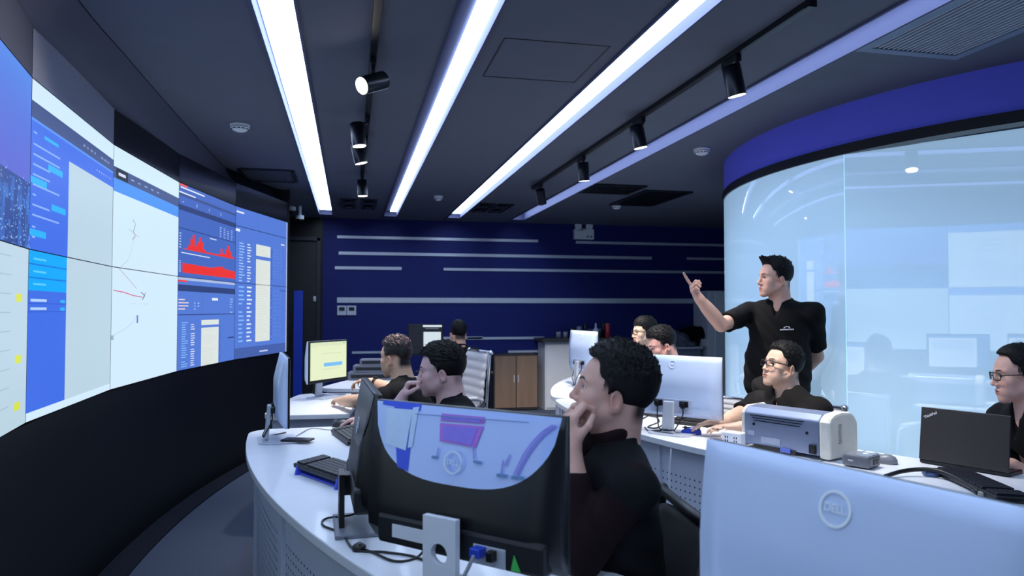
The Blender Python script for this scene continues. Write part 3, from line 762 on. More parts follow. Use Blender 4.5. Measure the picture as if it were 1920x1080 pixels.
# access hatch, outlined in the ceiling
m = MB(); hx0, hx1, hy0, hy1 = .70, 1.22, 3.3, 3.87
for x in (hx0, hx1): m.box((x, (hy0+hy1)/2, CZ-.001), (.006, hy1-hy0, .003))
for y in (hy0, hy1): m.box(((hx0+hx1)/2, y, CZ-.001), (hx1-hx0, .006, .003))
struct('trim_21', m, BLACK_PL)
# cameras on the black wall
for px, py, lab in ((547, 395, 'tiny white security camera just right of the video wall corner'), (562, 411, 'white dome security camera left of the leftmost strip end')):
    p = ony(px, py, 9.3); t = thing('security_camera', lab, 'camera', (p[0], p[1], CZ)); O = (p[0], p[1], CZ); m = MB()
    m.cyl((p[0], p[1], CZ), (p[0], p[1], p[2]+.03), .02); m.cyl((p[0], p[1], p[2]+.045), (p[0], p[1], p[2]), .05, .05); m.build('housing', WHITE_PL, t, O)
    m = MB(); m.ell((p[0], p[1]-.0, p[2]), (.04, .04, .04), n=10); m.build('dome', GLOSS_BLACK, t, O)
# emergency lamp
p0, p1 = ony(1077, 448, BY-.08), ony(1114, 430, BY-.08); c = (p0+p1)/2
t = thing('emergency_light', 'white twin-lamp emergency light box on the navy wall', 'emergency light', (c[0], BY, p0[2])); O = (c[0], BY, p0[2]); m = MB(); W_ = p1[0]-p0[0]
m.box((c[0], BY-.04, c[2]), (W_, .08, p1[2]-p0[2])); m.build('case', WHITE_PL, t, O, .006)
for s in (-1, 1):
    m = MB(); q = np.array([c[0]+s*W_*.28, BY-.05, p1[2]+.046]); m.lathe([(0, .03), (.03, .028), (.055, .0), (.055, -.012), (.048, -.014), (.0, -.010)], q, np.stack([[1, 0, 0], [0, 0, 1], [0, 1, 0]], 1).astype(float), 20); m.build('lamp_head', WHITE_PL, t, O)
m = MB(); m.box((c[0], BY-.05, p1[2]+.015), (.10, .012, .012)); m.cyl((c[0]+W_*.5, BY-.02, p1[2]), (c[0]+W_*.52, BY-.02, p1[2]+.2), .004); m.build('bracket', GREY_PL, t, O)
m = MB(); m.box((c[0]+W_*.18, BY-.082, c[2]-.035), (.035, .004, .03)); m.box((c[0]+W_*.36, BY-.082, c[2]-.035), (.03, .004, .03)); m.box((c[0]-W_*.2, BY-.082, p1[2]-.02), (.10, .004, .012)); m.build('test_panel', GREY_PL, t, O)
# wall switches
p0, p1 = ony(632, 591, BY-.02), ony(668, 573, BY-.02); c = (p0+p1)/2
t = thing('wall_switch', 'twin light grey thermostat switch plate on the navy wall', 'switch', (c[0], BY, c[2])); O = (c[0], BY, c[2])
for s in (-1, 1):
    m = MB(); q = c[0]+s*(p1[0]-p0[0])*.255; m.box((q, BY-.012, c[2]), ((p1[0]-p0[0])*.48, .024, p1[2]-p0[2])); m.build('plate', ALU, t, O, .003)
    m = MB(); m.box((q+.0, BY-.026, c[2]+.02), (.075, .006, .05)); m.build('display', GLOSS_BLACK, t, O)
# blue board by the door
p0, p1 = ony(550, 700, 9.6), ony(568, 545, 9.6)
t = thing('standing_board', 'narrow royal blue standing board before the black door', 'board', ((p0[0]+p1[0])/2, 9.6, 0)); O = ((p0[0]+p1[0])/2, 9.6, 0); m = MB()
m.box((O[0], 9.6, p1[2]/2+.01), (p1[0]-p0[0], .03, p1[2]-.02)); m.build('panel', mat('royal_blue_board', (22, 62, 190), .5), t, O); m = MB(); m.box((O[0], 9.6, .012), (.2, .25, .024)); m.build('foot', BLACK_PL, t, O)
# ------------------------------------------------------------------ video wall
SCR = emi('video_wall_screen', (255, 255, 255), SCREEN_E, .35, (6, 8, 12), col=True, spec=.25)
PW, PH = 1.217, .6825; ZB = .975
rs = random.Random(5)
def R_(l, u0, v0, u1, v1, c): l.append((u0, v0, u1, v1, c))
def dashes(l, u0, u1, v0, v1, rows, cols, c, fill=.7, h=.35):
    for i in range(rows):
        for j in range(cols):
            if rs.random() > .92: continue
            a = u0+(u1-u0)*j/cols; v = v0+(v1-v0)*(i+.5)/rows; hh = (v1-v0)/rows*h/2
            R_(l, a, v-hh, a+(u1-u0)/cols*fill*rs.uniform(.5, 1), v+hh, c)
def line(l, pts, wd, c):
    for (a, b), (u, v) in zip(pts[:-1], pts[1:]): l.append(('L', a, b, u, v, wd, c))
PALE, WHT, DASH, NAVD, CYAN, SIDE, CREAM, RED = (184, 208, 222), (208, 232, 250), (84, 122, 212), (66, 84, 134), (0, 166, 246), (62, 108, 226), (218, 226, 222), (232, 52, 46)
def content(col, row):     # v from the top
    l = []
    if col < 0:
        R_(l, 0, 0, 1, 1, WHT); R_(l, 0, .0, 1, .12, (96, 140, 236)); R_(l, .0, .12, .2, 1, (120, 168, 246)); dashes(l, .3, .9, .2, .9, 8, 2, (170, 196, 236), .8, .2)
    elif col == 0 and row == 0:
        for i in range(26):
            R_(l, 0, i/26*.62, 1, (i+1)/26*.62, tuple(int(a+(b-a)*i/25) for a, b in zip((92, 140, 232), (84, 92, 200))))
        R_(l, 0, .62, 1, 1, (28, 62, 140))
        for i in range(260):
            u = rs.random(); h = rs.uniform(.10, .46)*(1-.3*abs(u-.4))*(1-i/420); w_ = rs.uniform(.02, .06); R_(l, u, 1-h, u+w_, 1, rs.choice([(34, 62, 136), (38, 76, 158), (46, 92, 176), (30, 60, 134), (52, 104, 188)]))
        for i in range(420):
            u, v = rs.random(), 1-rs.random()**1.8*.42; R_(l, u, v, u+.006, v+.008, rs.choice([(130, 190, 240), (90, 160, 230), (170, 210, 245)]))
    elif col == 0:
        R_(l, 0, 0, 1, 1, PALE)
        for k in range(9): R_(l, .3, .06+k*.10, .8, .066+k*.10, (164, 186, 200))
        for v in (.26, .60, .86): R_(l, .86, v, .93, v+.045, (214, 222, 60))
    elif col == 1 and row == 0:
        R_(l, 0, 0, 1, 1, SIDE); R_(l, 0, 0, 1, .125, WHT); R_(l, 0, .125, 1, .225, NAVD); R_(l, 0, .225, 1, .24, (90, 150, 245)); R_(l, .38, .355, 1, 1, PALE)
        dashes(l, .5, .95, .155, .20, 1, 9, (132, 148, 190)); dashes(l, .74, .98, .28, .31, 1, 7, (190, 214, 250), .35)
        R_(l, .12, .29, .26, .31, (40, 180, 250))
        for k, v in enumerate((.30, .37, .43, .49, .55, .61, .67, .73, .79, .86, .92)):
            R_(l, .02, v, rs.choice([.05, .18, .28]), v+.011, (140, 176, 248))
            if k in (2, 4, 6, 9): a = rs.choice([.0, .16, .2]); R_(l, a, v+.02, a+.15, v+.06, (38, 176, 250))
    elif col == 1:
        R_(l, 0, 0, 1, 1, PALE); R_(l, 0, 0, .375, .95, SIDE); R_(l, .0, .95, 1, 1, WHT); R_(l, 0, 0, .375, .235, CYAN)
        for v in (.075, .155): R_(l, 0, v, .375, v+.008, (10, 110, 220))
        for v in (.04, .115, .19): R_(l, .04, v, .16, v+.012, (90, 200, 252))
        for v in (.285, .335): R_(l, .02, v, .17, v+.016, (176, 206, 250)); R_(l, .31, v, .36, v+.02, (40, 180, 250)); R_(l, 0, v+.025, .375, v+.029, (44, 84, 196))
    elif col == 2 and row == 0:
        R_(l, 0, 0, 1, 1, WHT); R_(l, 0, .17, 1, .265, NAVD); R_(l, .03, .175, .18, .26, (22, 28, 42)); R_(l, .06, .205, .15, .23, (210, 220, 240)); R_(l, 0, .265, 1, .375, (78, 148, 240))
        dashes(l, .22, .7, .20, .235, 1, 5, (150, 168, 212), .5)
        line(l, [(.27, .62), (.27, .72), (.25, .80), (.20, .92), (.10, 1.0)], .004, (160, 170, 190)); line(l, [(.20, .655), (.34, .70)], .004, (150, 160, 180)); line(l, [(.255, .56), (.29, .60), (.26, .66), (.29, .70), (.25, .74)], .010, (150, 156, 172))
    elif col == 2:
        R_(l, 0, 0, 1, 1, WHT)
        line(l, [(.08, .0), (.20, .08), (.32, .16)], .005, (170, 130, 160)); line(l, [(.02, .19), (.14, .20), (.28, .225), (.40, .235)], .008, (206, 96, 122)); line(l, [(.38, .19), (.44, .22), (.40, .26), (.45, .19)], .010, (130, 120, 160))
        line(l, [(.03, .56), (.16, .52), (.28, .46), (.33, .40)], .004, (170, 186, 214)); R_(l, .325, .40, .345, .47, (92, 132, 190)); R_(l, .0, .56, .03, .60, (160, 176, 200)); dashes(l, .25, .5, .285, .31, 1, 6, (190, 206, 226))
    elif col == 3 and row == 0:
        R_(l, 0, 0, 1, 1, (70, 104, 190)); R_(l, 0, 0, .12, .025, (224, 96, 104)); R_(l, .02, .03, .4, .045, (226, 236, 252)); R_(l, 0, .10, 1, .13, (60, 80, 140)); R_(l, 0, .225, 1, .285, (48, 66, 120)); R_(l, 0, .475, 1, .482, (36, 52, 104))
        R_(l, .0, .085, .25, .10, (220, 232, 250)); dashes(l, .05, .9, .16, .20, 2, 4, (200, 220, 250), .12); dashes(l, .68, .98, .33, .47, 6, 4, (170, 198, 246), .55)
        for k, h in enumerate((.0, .0, .04, .12, .17, .05, .10, .16, .11, .03, .01, .01, .01, .01, .01, .01, .01, .02, .09, .04, .03, .10, .15, .08, .02, .01)): R_(l, .07+k*.035, .69-h, .07+(k+1)*.035, .70, RED)
        R_(l, .5, .505, .62, .515, (220, 232, 250)); R_(l, .04, .735, .5, .745, (220, 232, 250))
        for k in range(26): R_(l, .06+k*.0362, .86-.035*math.exp(-((k-17)/2.2)**2)-.012*rs.random(), .06+(k+1)*.0362, .955, RED)
        for k in range(6): R_(l, .01, .53+k*.03, .035, .54+k*.03, (190, 212, 248)); R_(l, .01, .83+k*.022, .035, .838+k*.022, (190, 212, 248))
    elif col == 3:
        R_(l, 0, 0, 1, 1, (84, 122, 210)); R_(l, 0, .0, 1, .03, (170, 186, 226)); R_(l, .0, .03, .14, .05, (230, 70, 70)); R_(l, 0, .08, 1, .15, (48, 66, 120)); R_(l, 0, .40, 1, .41, (52, 72, 130)); R_(l, .55, .21, .66, .24, (232, 238, 250)); R_(l, .38, .15, .385, .40, (70, 98, 178))
        dashes(l, .01, .18, .19, .36, 5, 1, (232, 214, 214), 1.0); dashes(l, .25, .36, .26, .36, 3, 2, (180, 206, 250), .5); dashes(l, .9, .96, .2, .4, 6, 1, (150, 186, 250), 1)
        R_(l, .37, .47, .68, .53, CREAM); R_(l, .37, .56, .68, 1, CREAM); dashes(l, .39, .65, .58, .99, 18, 1, (190, 200, 206), .9, .14); dashes(l, .69, .72, .55, .99, 22, 1, (66, 92, 160), 1, .5)
        dashes(l, .06, .17, .48, .98, 20, 1, (140, 190, 252), .9); dashes(l, .20, .28, .48, .98, 20, 1, (230, 236, 250), 1.0); R_(l, .86, .70, .99, .715, (40, 58, 112))
    elif col == 4 and row == 0:
        R_(l, 0, 0, 1, 1, DASH); R_(l, .01, .05, .14, .07, (232, 240, 252)); R_(l, 0, .245, 1, .255, (44, 62, 112)); R_(l, .38, .0, .385, .245, (72, 106, 192)); R_(l, .0, .285, .07, .32, (232, 240, 252))
        R_(l, .36, .44, .64, .60, CREAM); R_(l, .36, .65, .64, 1, CREAM); dashes(l, .38, .62, .46, .59, 4, 1, (206, 208, 190), .9, .14); dashes(l, .38, .62, .67, .99, 12, 1, (206, 208, 190), .9, .14)
        dashes(l, .06, .16, .45, .99, 14, 1, (160, 200, 252), 1.0); dashes(l, .20, .29, .45, .99, 14, 1, (226, 236, 252), .8); dashes(l, .65, .68, .47, .99, 16, 1, (56, 82, 160), 1, .5); dashes(l, .72, .92, .45, .9, 10, 3, (104, 142, 224), .5); R_(l, .86, .36, .94, .375, (232, 240, 252))
    else:
        R_(l, 0, 0, 1, 1, DASH); R_(l, .36, 0, .64, .80, CREAM); dashes(l, .38, .62, .0, .79, 22, 1, (206, 208, 190), .9, .14); dashes(l, .06, .16, .02, .80, 14, 1, (130, 186, 252), 1.0); dashes(l, .20, .31, .02, .80, 14, 1, (226, 236, 252), .85)
        dashes(l, .65, .68, .02, .8, 22, 1, (56, 82, 160), 1, .5); dashes(l, .72, .9, .05, .75, 12, 3, (98, 136, 220), .5); R_(l, .84, .06, .98, .07, (44, 62, 112)); R_(l, 0, .86, 1, 1, (70, 96, 168)); R_(l, .44, .93, .60, .95, (190, 208, 246))
    if col == 4: R_(l, .985, 0, 1, 1, (206, 214, 240))
    return l
labs = {(0, 0): 'video wall screen showing a blue night city skyline', (0, 1): 'pale video wall screen with small yellow marks, below the city screen', (1, 0): 'video wall screen with a blue list sidebar and pale page, upper row', (1, 1): 'video wall screen with bright cyan rows over a blue sidebar',
        (2, 0): 'white map screen with a dark header and black logo box, upper row', (2, 1): 'white map screen with a thin red route line, lower row', (3, 0): 'video wall screen with red spiked graph and solid red area chart', (3, 1): 'blue dashboard screen with cream table below the red charts',
        (4, 0): 'blue screen with two cream list blocks at the far upper corner', (4, 1): 'blue screen with cream list and dark footer at the far lower corner'}
xlabs = {(-1, 0): 'added unseen white page screen just left of the night city screen', (-1, 1): 'added unseen white page screen below and left of the night city screen', (-2, 0): 'nearest added unseen white page screen of the video wall, upper row', (-2, 1): 'nearest added unseen white page screen of the video wall, lower row'}
def chord(col):
    a, b = vw(VA+VD*(col-1)), vw(VA+VD*col); return a, b
for col in range(-2, 5):  # columns below zero lie out of view, added to light the monitor backs
    a, b = chord(col); t2 = nrm_(np.array([b[0]-a[0], b[1]-a[1], 0])); nrml = np.array([t2[1], -t2[0], 0.])   # towards the room
    A = np.array([a[0], a[1], 0])
    for row in (0, 1):
        zt = ZB+PH*(2-row); c = A+t2*PW/2+np.array([0, 0, zt-PH/2])
        t = thing('video_wall_panel', labs.get((col, row)) or xlabs[(col, row)], 'screen', (c[0], c[1], zt-PH), 0, 'screens of the curved video wall'); O = (c[0], c[1], zt-PH)
        m = MB(); m.box(c-nrml*.045, (PW-.001, .088, PH-.001), np.stack([t2, nrml, [0, 0, 1]], 1)); m.build('casing', BLACK_PL, t, O)
        m = MB(); g = .0022
        P = lambda u, v, k: A+t2*(g+u*(PW-2*g))+np.array([0, 0, zt-g-v*(PH-2*g)])+nrml*(.0002+k*.000008)
        for k, q in enumerate(content(col, row)):
            if q[0] == 'L':
                _, u0, v0, u1, v1, wd, cc = q; d = nrm_(np.array([(u1-u0)*PW, (v1-v0)*PH])); ox, oy = -d[1]*wd/2/PW*PH, d[0]*wd/2
                m.color(cc); m.quad(P(u0-ox, v0-oy, k), P(u1-ox, v1-oy, k), P(u1+ox, v1+oy, k), P(u0+ox, v0+oy, k)); continue
            u0, v0, u1, v1, cc = q; u0, u1, v0, v1 = [min(1, max(0, z)) for z in (u0, u1, v0, v1)]
            m.color(cc); m.quad(P(u0, v1, k), P(u1, v1, k), P(u1, v0, k), P(u0, v0, k))
        m.build('screen', SCR, t, O, color=True)
    zt = ZB+2*PH+.003; hh = .205; c = A+t2*PW/2+np.array([0, 0, zt+hh/2])
    m = MB(); m.box(c-nrml*.03, (PW-.004, .06, hh), np.stack([t2, nrml, [0, 0, 1]], 1)); struct('trim_%d' % (30+col), m, STEEL_PALE if col == 1 else mat('fascia_mid_grey', (104, 110, 130), .5, .3) if col < 1 else GLOSS_BLACK)
# ------------------------------------------------------------------ desks
DESK = mat('desk_white_laminate', (222, 226, 234), .42, 0, .02, 12, coat=.1)
DESK_P = mat('desk_white_panel', (206, 213, 228), .5, 0, .02, 12)
HOLE = mat('perforation_dark', (70, 80, 110), .8, 0, .05, 10)
MON_W = mat('monitor_white_shell', (200, 217, 246), .4, 0, .02, 10, coat=.15)
MON_B = mat('monitor_black_shell', (17, 18, 22), .38, 0, .08, 20)
BEZ = mat('monitor_bezel_black', (10, 11, 13), .3, 0, .05, 20)
WOOD = mat('brown_wood_veneer', (132, 108, 90), .5, 0, .22, 9, stretch=(1, 1, .12))
GREYCAB = mat('light_grey_cabinet', (208, 212, 220), .55, 0, .03, 8)
DARKTOP = mat('dark_counter_top', (40, 38, 42), .4, 0, .1, 20)
CHAIRW = mat('white_leather', (206, 206, 210), .5, 0, .04, 30, .1)
CHROME = mat('chrome', (200, 204, 212), .18, .95, .03, 20)
MESHB = mat('black_chair_mesh', (20, 21, 25), .7, 0, .2, 260, .4)
KEY = mat('dark_keycap', (44, 46, 52), .5, 0, .06, 60)
KB_BODY = mat('keyboard_black', (24, 25, 29), .45, 0, .06, 40)
BLUE_GLOW = emi('keyboard_blue_light', (60, 70, 240), .8)
DT = .755
def perforation(m, r, a0, a1, z0, z1, pitch=.034, rad=.0052):
    n = int(math.radians(a1-a0)*r/pitch); k = int((z1-z0)/pitch); m.mi(1)
    for i in range(n):
        a = math.radians(a0)+(i+.5)*math.radians(a1-a0)/n; o = np.array([CX+r*math.cos(a), CY+r*math.sin(a), 0]); t = np.array([-math.sin(a), math.cos(a), 0])
        for j in range(k):
            z = z0+(j+.5)*pitch; c = o+np.array([0, 0, z])
            m.add([c+t*rad*math.cos(q*PI/3)+np.array([0, 0, rad*math.sin(q*PI/3)]) for q in range(6)], [tuple(range(6))])
    m.mi(0)
def desk(label, r0, r1, a0, a1, perf=True, round_end=None):
    c = pol((r0+r1)/2, (a0+a1)/2); t = thing('desk', label, 'desk', c, 0, 'curved white control desks'); n = max(6, int((a1-a0)*1.2))
    m = MB()
    def cut(rad):   # rounded plan corners on the video wall side
        out = []
        for i in range(n+1):
            a = a0+(a1-a0)*i/n; dist = min(a-a0, a1-a)*math.radians(1)*rad
            e = .16; k = 0 if dist > e else e-math.sqrt(max(e*e-(e-dist)**2, 0)); out.append((a, k))
        return out
    g = [a0+(a1-a0)*i/n for i in range(n+1)]; g = sorted(set([round(x, 4) for x in g]+[round(a0+x, 4) for x in (.05, .15, .35, .7, 1.1)]+[round(a1-x, 4) for x in (.05, .15, .35, .7, 1.1)])); n = len(g)-1
    vs, fs = [], []
    for a in g:
        dist = min(a-a0, a1-a)*math.radians(1)*r1; e = .13; k = 0 if dist > e else e-math.sqrt(max(e*e-(e-dist)**2, 0))
        for r in (r0, r1-k):
            for z in (DT-.032, DT): vs.append(tuple(pol(r, a, z)))
    for i in range(n):
        o = 4*i; fs += [(o, o+4, o+5, o+1), (o+2, o+3, o+7, o+6), (o+1, o+5, o+7, o+3), (o, o+2, o+6, o+4)]
    o = 4*n; fs += [(0, 1, 3, 2), (o, o+2, o+3, o+1)]
    m.add(vs, fs); m.build('desktop', DESK, t, c, .004)
    m = MB(); m.arc(r1-.075, r1-.055, a0+1.6, a1-1.6, .16, DT-.033, n)
    if perf: perforation(m, r1-.0542, a0+2.2, a1-2.2, .22, .62)
    o = m.build('front_panel', [DESK_P, HOLE], t, c); o['label'] = 'perforated white front panel'
    for a in (a0+1.2, a1-1.2):
        m = MB(); m.arc(r0+.05, r1-.05, a-.25, a+.25, 0.0, DT-.033, 2); m.build('side_panel', DESK_P, t, c)
    for a in np.arange(a0+5, a1-3, 9.): m = MB(); m.arc(r1-.056, r1-.040, a-.22, a+.22, .10, DT-.045, 2); m.build('upright', DESK_P, t, c)
    m = MB(); m.arc(r1-.16, r1-.10, a0+1.6, a1-1.6, .56, .70, n); m.build('cable_tray', GREY_PL, t, c)
    return t
R1I, R1O, R2I, R2O = 5.70, 6.24, 3.66, 4.27
desk('nearest curved white desk in the left row, black-backed monitors on it', 5.76, R1O, 182.6, 213, True)
desk('white desk in the left row carrying the large blue-lit monitor back', R1I, R1O, 213.15, 238, True)
desk('short white desk behind the nearest one, with the yellow-screen monitor', R1I, R1O, 166.4, 177.6, False)
desk('far white desk holding stacked grey network boxes', R1I, R1O, 151.5, 163.0, False)
desk('far white curved desk end left of the grey cabinet, its monitor edge-on', R2I, R2O, 140, 170, False)
desk('white desk with perforated panel under the printer', R2I, R2O, 170.15, 204.8, True)
desk('white desk at the right under the open laptop', R2I, R2O, 204.95, 230, True)
# ------------------------------------------------------------------ monitors (local: x along the width, -y the back, screen towards +y)
def text_shape(txt, size, ext=.0006, spacing=1.):
    cu = bpy.data.curves.new('t', 'FONT'); cu.body = txt; cu.size = size; cu.align_x = 'CENTER'; cu.align_y = 'CENTER'; cu.extrude = ext; cu.space_character = spacing; cu.offset = size*.012
    ob = bpy.data.objects.new('t', cu); COL.objects.link(ob); dg = bpy.context.evaluated_depsgraph_get(); dg.update()
    me = ob.evaluated_get(dg).to_mesh(); V = [np.array(v.co) for v in me.vertices]; Fc = [tuple(p.vertices) for p in me.polygons]
    ob.evaluated_get(dg).to_mesh_clear(); bpy.data.objects.remove(ob); bpy.data.curves.remove(cu); return V, Fc
_T = {}
def add_text(m, txt, size, c, ex, ez, n):
    if (txt, size) not in _T: _T[(txt, size)] = text_shape(txt, size)
    V, Fc = _T[(txt, size)]; m.add([np.asarray(c)+ex*v[0]+ez*v[1]+n*(v[2]+.0008) for v in V], Fc)
def logo_ring(m, c, r, ex, ez, n, txt='DELL'):
    vs = []; N = 40
    for k in range(N):
        a = 2*PI*k/N; d = ex*math.cos(a)+ez*math.sin(a)
        vs += [c+d*r, c+d*r*.84, c+d*r+n*.0014, c+d*r*.84+n*.0014]
    fs = []
    for k in range(N):
        a, b = 4*k, 4*((k+1) % N); fs += [(a+2, a+3, b+3, b+2), (a, a+2, b+2, b), (a+1, b+1, b+3, a+3)]
    m.add(vs, fs); add_text(m, txt, r*.62, c, ex, ez, n)
def shell_profile(m, w, h, t0, t1, z0=0., taper=.0, nz=10, nx=8, flat=.38):
    """back shell: thin at the rim, swelling to t1 low in the middle; back is -y, front plane y=0"""
    vs = []; fs = []
    for j in range(nz+1):
        v = j/nz; z = z0-h*v; 
        for i in range(nx+1):
            u = i/nx; x = (u-.5)*w
            pr = min(1, v/flat)**.8*min(1, (1-v)/.12)**.5; px = min(1, min(u, 1-u)/.10)**.6
            y = -(t0+(t1-t0)*pr*(.55+.45*px)); vs.append((x, y, z))
    o = len(vs)
    for j in range(nz+1):
        for i in range(nx+1): vs.append(((i/nx-.5)*w, 0, z0-h*j/nz))
    q = lambda i, j, b=0: b*o+j*(nx+1)+i
    for j in range(nz):
        for i in range(nx): fs += [(q(i, j), q(i+1, j), q(i+1, j+1), q(i, j+1)), (q(i, j, 1), q(i, j+1, 1), q(i+1, j+1, 1), q(i+1, j, 1))]
    for i in range(nx): fs += [(q(i, 0), q(i, 0, 1), q(i+1, 0, 1), q(i+1, 0)), (q(i, nz), q(i+1, nz), q(i+1, nz, 1), q(i, nz, 1))]
    for j in range(nz): fs += [(q(0, j), q(0, j+1), q(0, j+1, 1), q(0, j, 1)), (q(nx, j), q(nx, j, 1), q(nx, j+1, 1), q(nx, j+1))]
    m.add(vs, fs, True)
EX, EY, EZ = np.eye(3)
def screen_quads(m, w, h, ztop, items, y=.0085):
    for k, (u0, v0, u1, v1, c) in enumerate(items):   # u as seen from the front (left to right), v from the top
        m.color(c); yy = y+k*.00003; P = lambda u, v: (w*(.5-u), yy, ztop-v*h)
        m.quad(P(u0, v1), P(u1, v1), P(u1, v0), P(u0, v0))
MSCR = emi('monitor_screen', (255, 255, 255), SCREEN_E, .3, (8, 9, 12), col=True)
SITE = [(0, 0, 1, 1, (224, 232, 240)), (0, 0, 1, .09, (70, 104, 190)), (0, .09, .2, 1, (56, 84, 150)), (.25, .16, .95, .5, (190, 210, 236)), (.25, .55, .95, .95, (206, 220, 238))]
def monitor(label, p, yaw, ztop, w, h, style='white', screen=SITE, logo=True, lean=.0, plate=None, group='desk monitors', rev=False):
    """p: centre of the back on the floor plan; yaw: direction of the width, left to right as seen from behind"""
    t = thing('monitor', label, 'monitor', (p[0], p[1], DT), yaw+(PI if rev else 0), group); zt = ztop-DT; zb = zt-h
    shell = MON_W if style in ('white', 'wide') else MON_B; t1 = {'white': .046, 'wide': .050, 'black': .060, 'plain': .045}[style]
    m = MB(); shell_profile(m, w, h, .012, t1, zt, flat={'white': .40, 'wide': .5, 'black': .8, 'plain': .3}[style]); o = m.build('back_shell', shell, t)
    m = MB(); m.box((0, .005, zt-h/2), (w, .011, h)); m.build('bezel', BEZ, t, bevel=.002)
    m = MB(); screen_quads(m, w-.024, h-.034, zt-.011, screen, .0112); m.build('screen', MSCR, t, color=True)
    if style in ('white', 'wide'):
        m = MB(); r = .0215 if style == 'white' else .030; c = np.array([0, -(.012+(t1-.012)*.30 if style == 'white' else .0275)-.004, zt-.046 if style == 'white' else zt-.062])
        fl = .40 if style == 'white' else .5; yb = lambda z: -(.012+(t1-.012)*min(1, ((zt-z)/h)/fl)**.8)
        sl = (yb(c[2]+r)-yb(c[2]-r))/(2*r); ez = nrm_(np.array([0, sl, 1.])); c = np.array([0, min(yb(c[2]), (yb(c[2]+r)+yb(c[2]-r))/2)-.0012, c[2]])
        if logo: logo_ring(m, c, r, EX, ez, np.cross(EX, ez)*1.); o = m.build('logo', mat('logo_pale_silver', (244, 250, 255), .5, .0, .02, 10), t); o['label'] = 'pale round emblem with DELL lettering'
        # recessed connector bay, slim column, thin plate base
        m = MB(); m.box((0, -t1-.0005, zb+.058), (.24, .004, .075)); m.build('connector_bay', mat('monitor_bay_grey', (176, 186, 208), .5), t, bevel=.001)
        for s in (-1, 1): m = MB(); m.box((s*.075, -t1-.004, zb+.072), (.05, .006, .030)); m.build('port_recess', BLACK_PL, t)
        m = MB(); m.prism([(-.030, -t1-.016, zb+.085), (.030, -t1-.016, zb+.085), (.034, -t1-.030, .012), (-.034, -t1-.030, .012)], (0, -.020, 0)); m.build('stand', ALU if style == 'white' else WHITE_PL, t, bevel=.004)
        m = MB(); m.prism([(-.12, .06, 0), (.12, .06, 0), (.12, -.09, 0), (.09, -.125, 0), (-.09, -.125, 0), (-.12, -.09, 0)][::-1], (0, 0, .009)); m.build('base', ALU, t, bevel=.003)
        for s in (-1, 1):
            x = s*.075; m = MB(); m.box((x, -t1-.014, zb+.066), (.022, .018, .030)); m.build('cable_plug', BLACK_PL, t, bevel=.003)
            m = MB(); m.tube(smooth_path([(x, -t1-.014, zb+.05), (x*.98, -t1-.018, zb+.01), (x*.6, -t1-.05, max(.03, zb-.06)), (x*.2+.02, -t1-.055, .03), (-.12, -t1-.02, .006), (-.2, .02, .006)], 6), .0035, 8); m.build('cable', BLACK_PL, t)
    elif style == 'black':
        def pt(u, v, e=0.): return (w*(u-.5), -(.012+(t1-.012)*min(1, v/.8)**.8*min(1, (1-v)/.12)**.5*(.55+.45*min(1, min(u, 1-u)/.10)**.6))-.0006-e, zt-v*h)
        m = MB(); nu, nv = 44, 20
        bot = lambda u: .015+.50*(max(0, 1-abs(2*u-1)**3.0))**.55
        gv = [[pt(.012+.976*i/nu, .006+(bot(i/nu)-.006)*j/nv) for i in range(nu+1)] for j in range(nv+1)]
        vs = [q for rw in gv for q in rw]; fs = [(j*(nu+1)+i, j*(nu+1)+i+1, (j+1)*(nu+1)+i+1, (j+1)*(nu+1)+i) for j in range(nv) for i in range(nu)]
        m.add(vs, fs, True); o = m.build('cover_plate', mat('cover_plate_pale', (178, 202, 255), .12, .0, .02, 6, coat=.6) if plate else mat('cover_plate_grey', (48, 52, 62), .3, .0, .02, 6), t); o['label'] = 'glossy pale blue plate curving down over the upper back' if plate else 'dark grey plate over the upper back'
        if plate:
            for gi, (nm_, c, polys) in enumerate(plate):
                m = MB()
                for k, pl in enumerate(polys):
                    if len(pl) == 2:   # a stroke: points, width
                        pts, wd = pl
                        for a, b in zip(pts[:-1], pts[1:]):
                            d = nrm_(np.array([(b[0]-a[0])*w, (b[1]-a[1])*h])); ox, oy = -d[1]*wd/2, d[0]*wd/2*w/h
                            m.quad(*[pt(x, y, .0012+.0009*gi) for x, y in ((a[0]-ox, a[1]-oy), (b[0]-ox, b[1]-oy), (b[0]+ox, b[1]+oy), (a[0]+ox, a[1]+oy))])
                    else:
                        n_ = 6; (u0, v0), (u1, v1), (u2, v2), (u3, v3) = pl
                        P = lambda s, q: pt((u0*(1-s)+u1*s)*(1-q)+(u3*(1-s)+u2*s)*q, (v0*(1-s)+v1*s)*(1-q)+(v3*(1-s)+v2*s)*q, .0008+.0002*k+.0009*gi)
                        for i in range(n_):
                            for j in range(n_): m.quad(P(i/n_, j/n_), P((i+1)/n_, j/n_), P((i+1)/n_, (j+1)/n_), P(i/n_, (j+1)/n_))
                o = m.build('reflected_mark', c, t); o['label'] = nm_
        m = MB(); c = np.array(pt(.5, .36, .0085 if plate else .002)); q = np.array(pt(.5, .28))-np.array(pt(.5, .44)); ez = nrm_(q); logo_ring(m, c, .026, EX, ez, np.cross(EX, ez)); o = m.build('logo', mat('logo_white', (214, 230, 250), .4), t); o['label'] = 'pale round emblem with DELL lettering'
        # lower housing, connector strip, stickers
        m = MB(); m.prism([(-w*.40, 0, zb+.075), (w*.46, 0, zb+.075), (w*.46, 0, zb+.004), (-w*.40, 0, zb+.004)][::-1], (0, -t1-.004, 0)); m.build('lower_housing', mat('monitor_black_matt', (24, 26, 32), .5), t, bevel=.01)
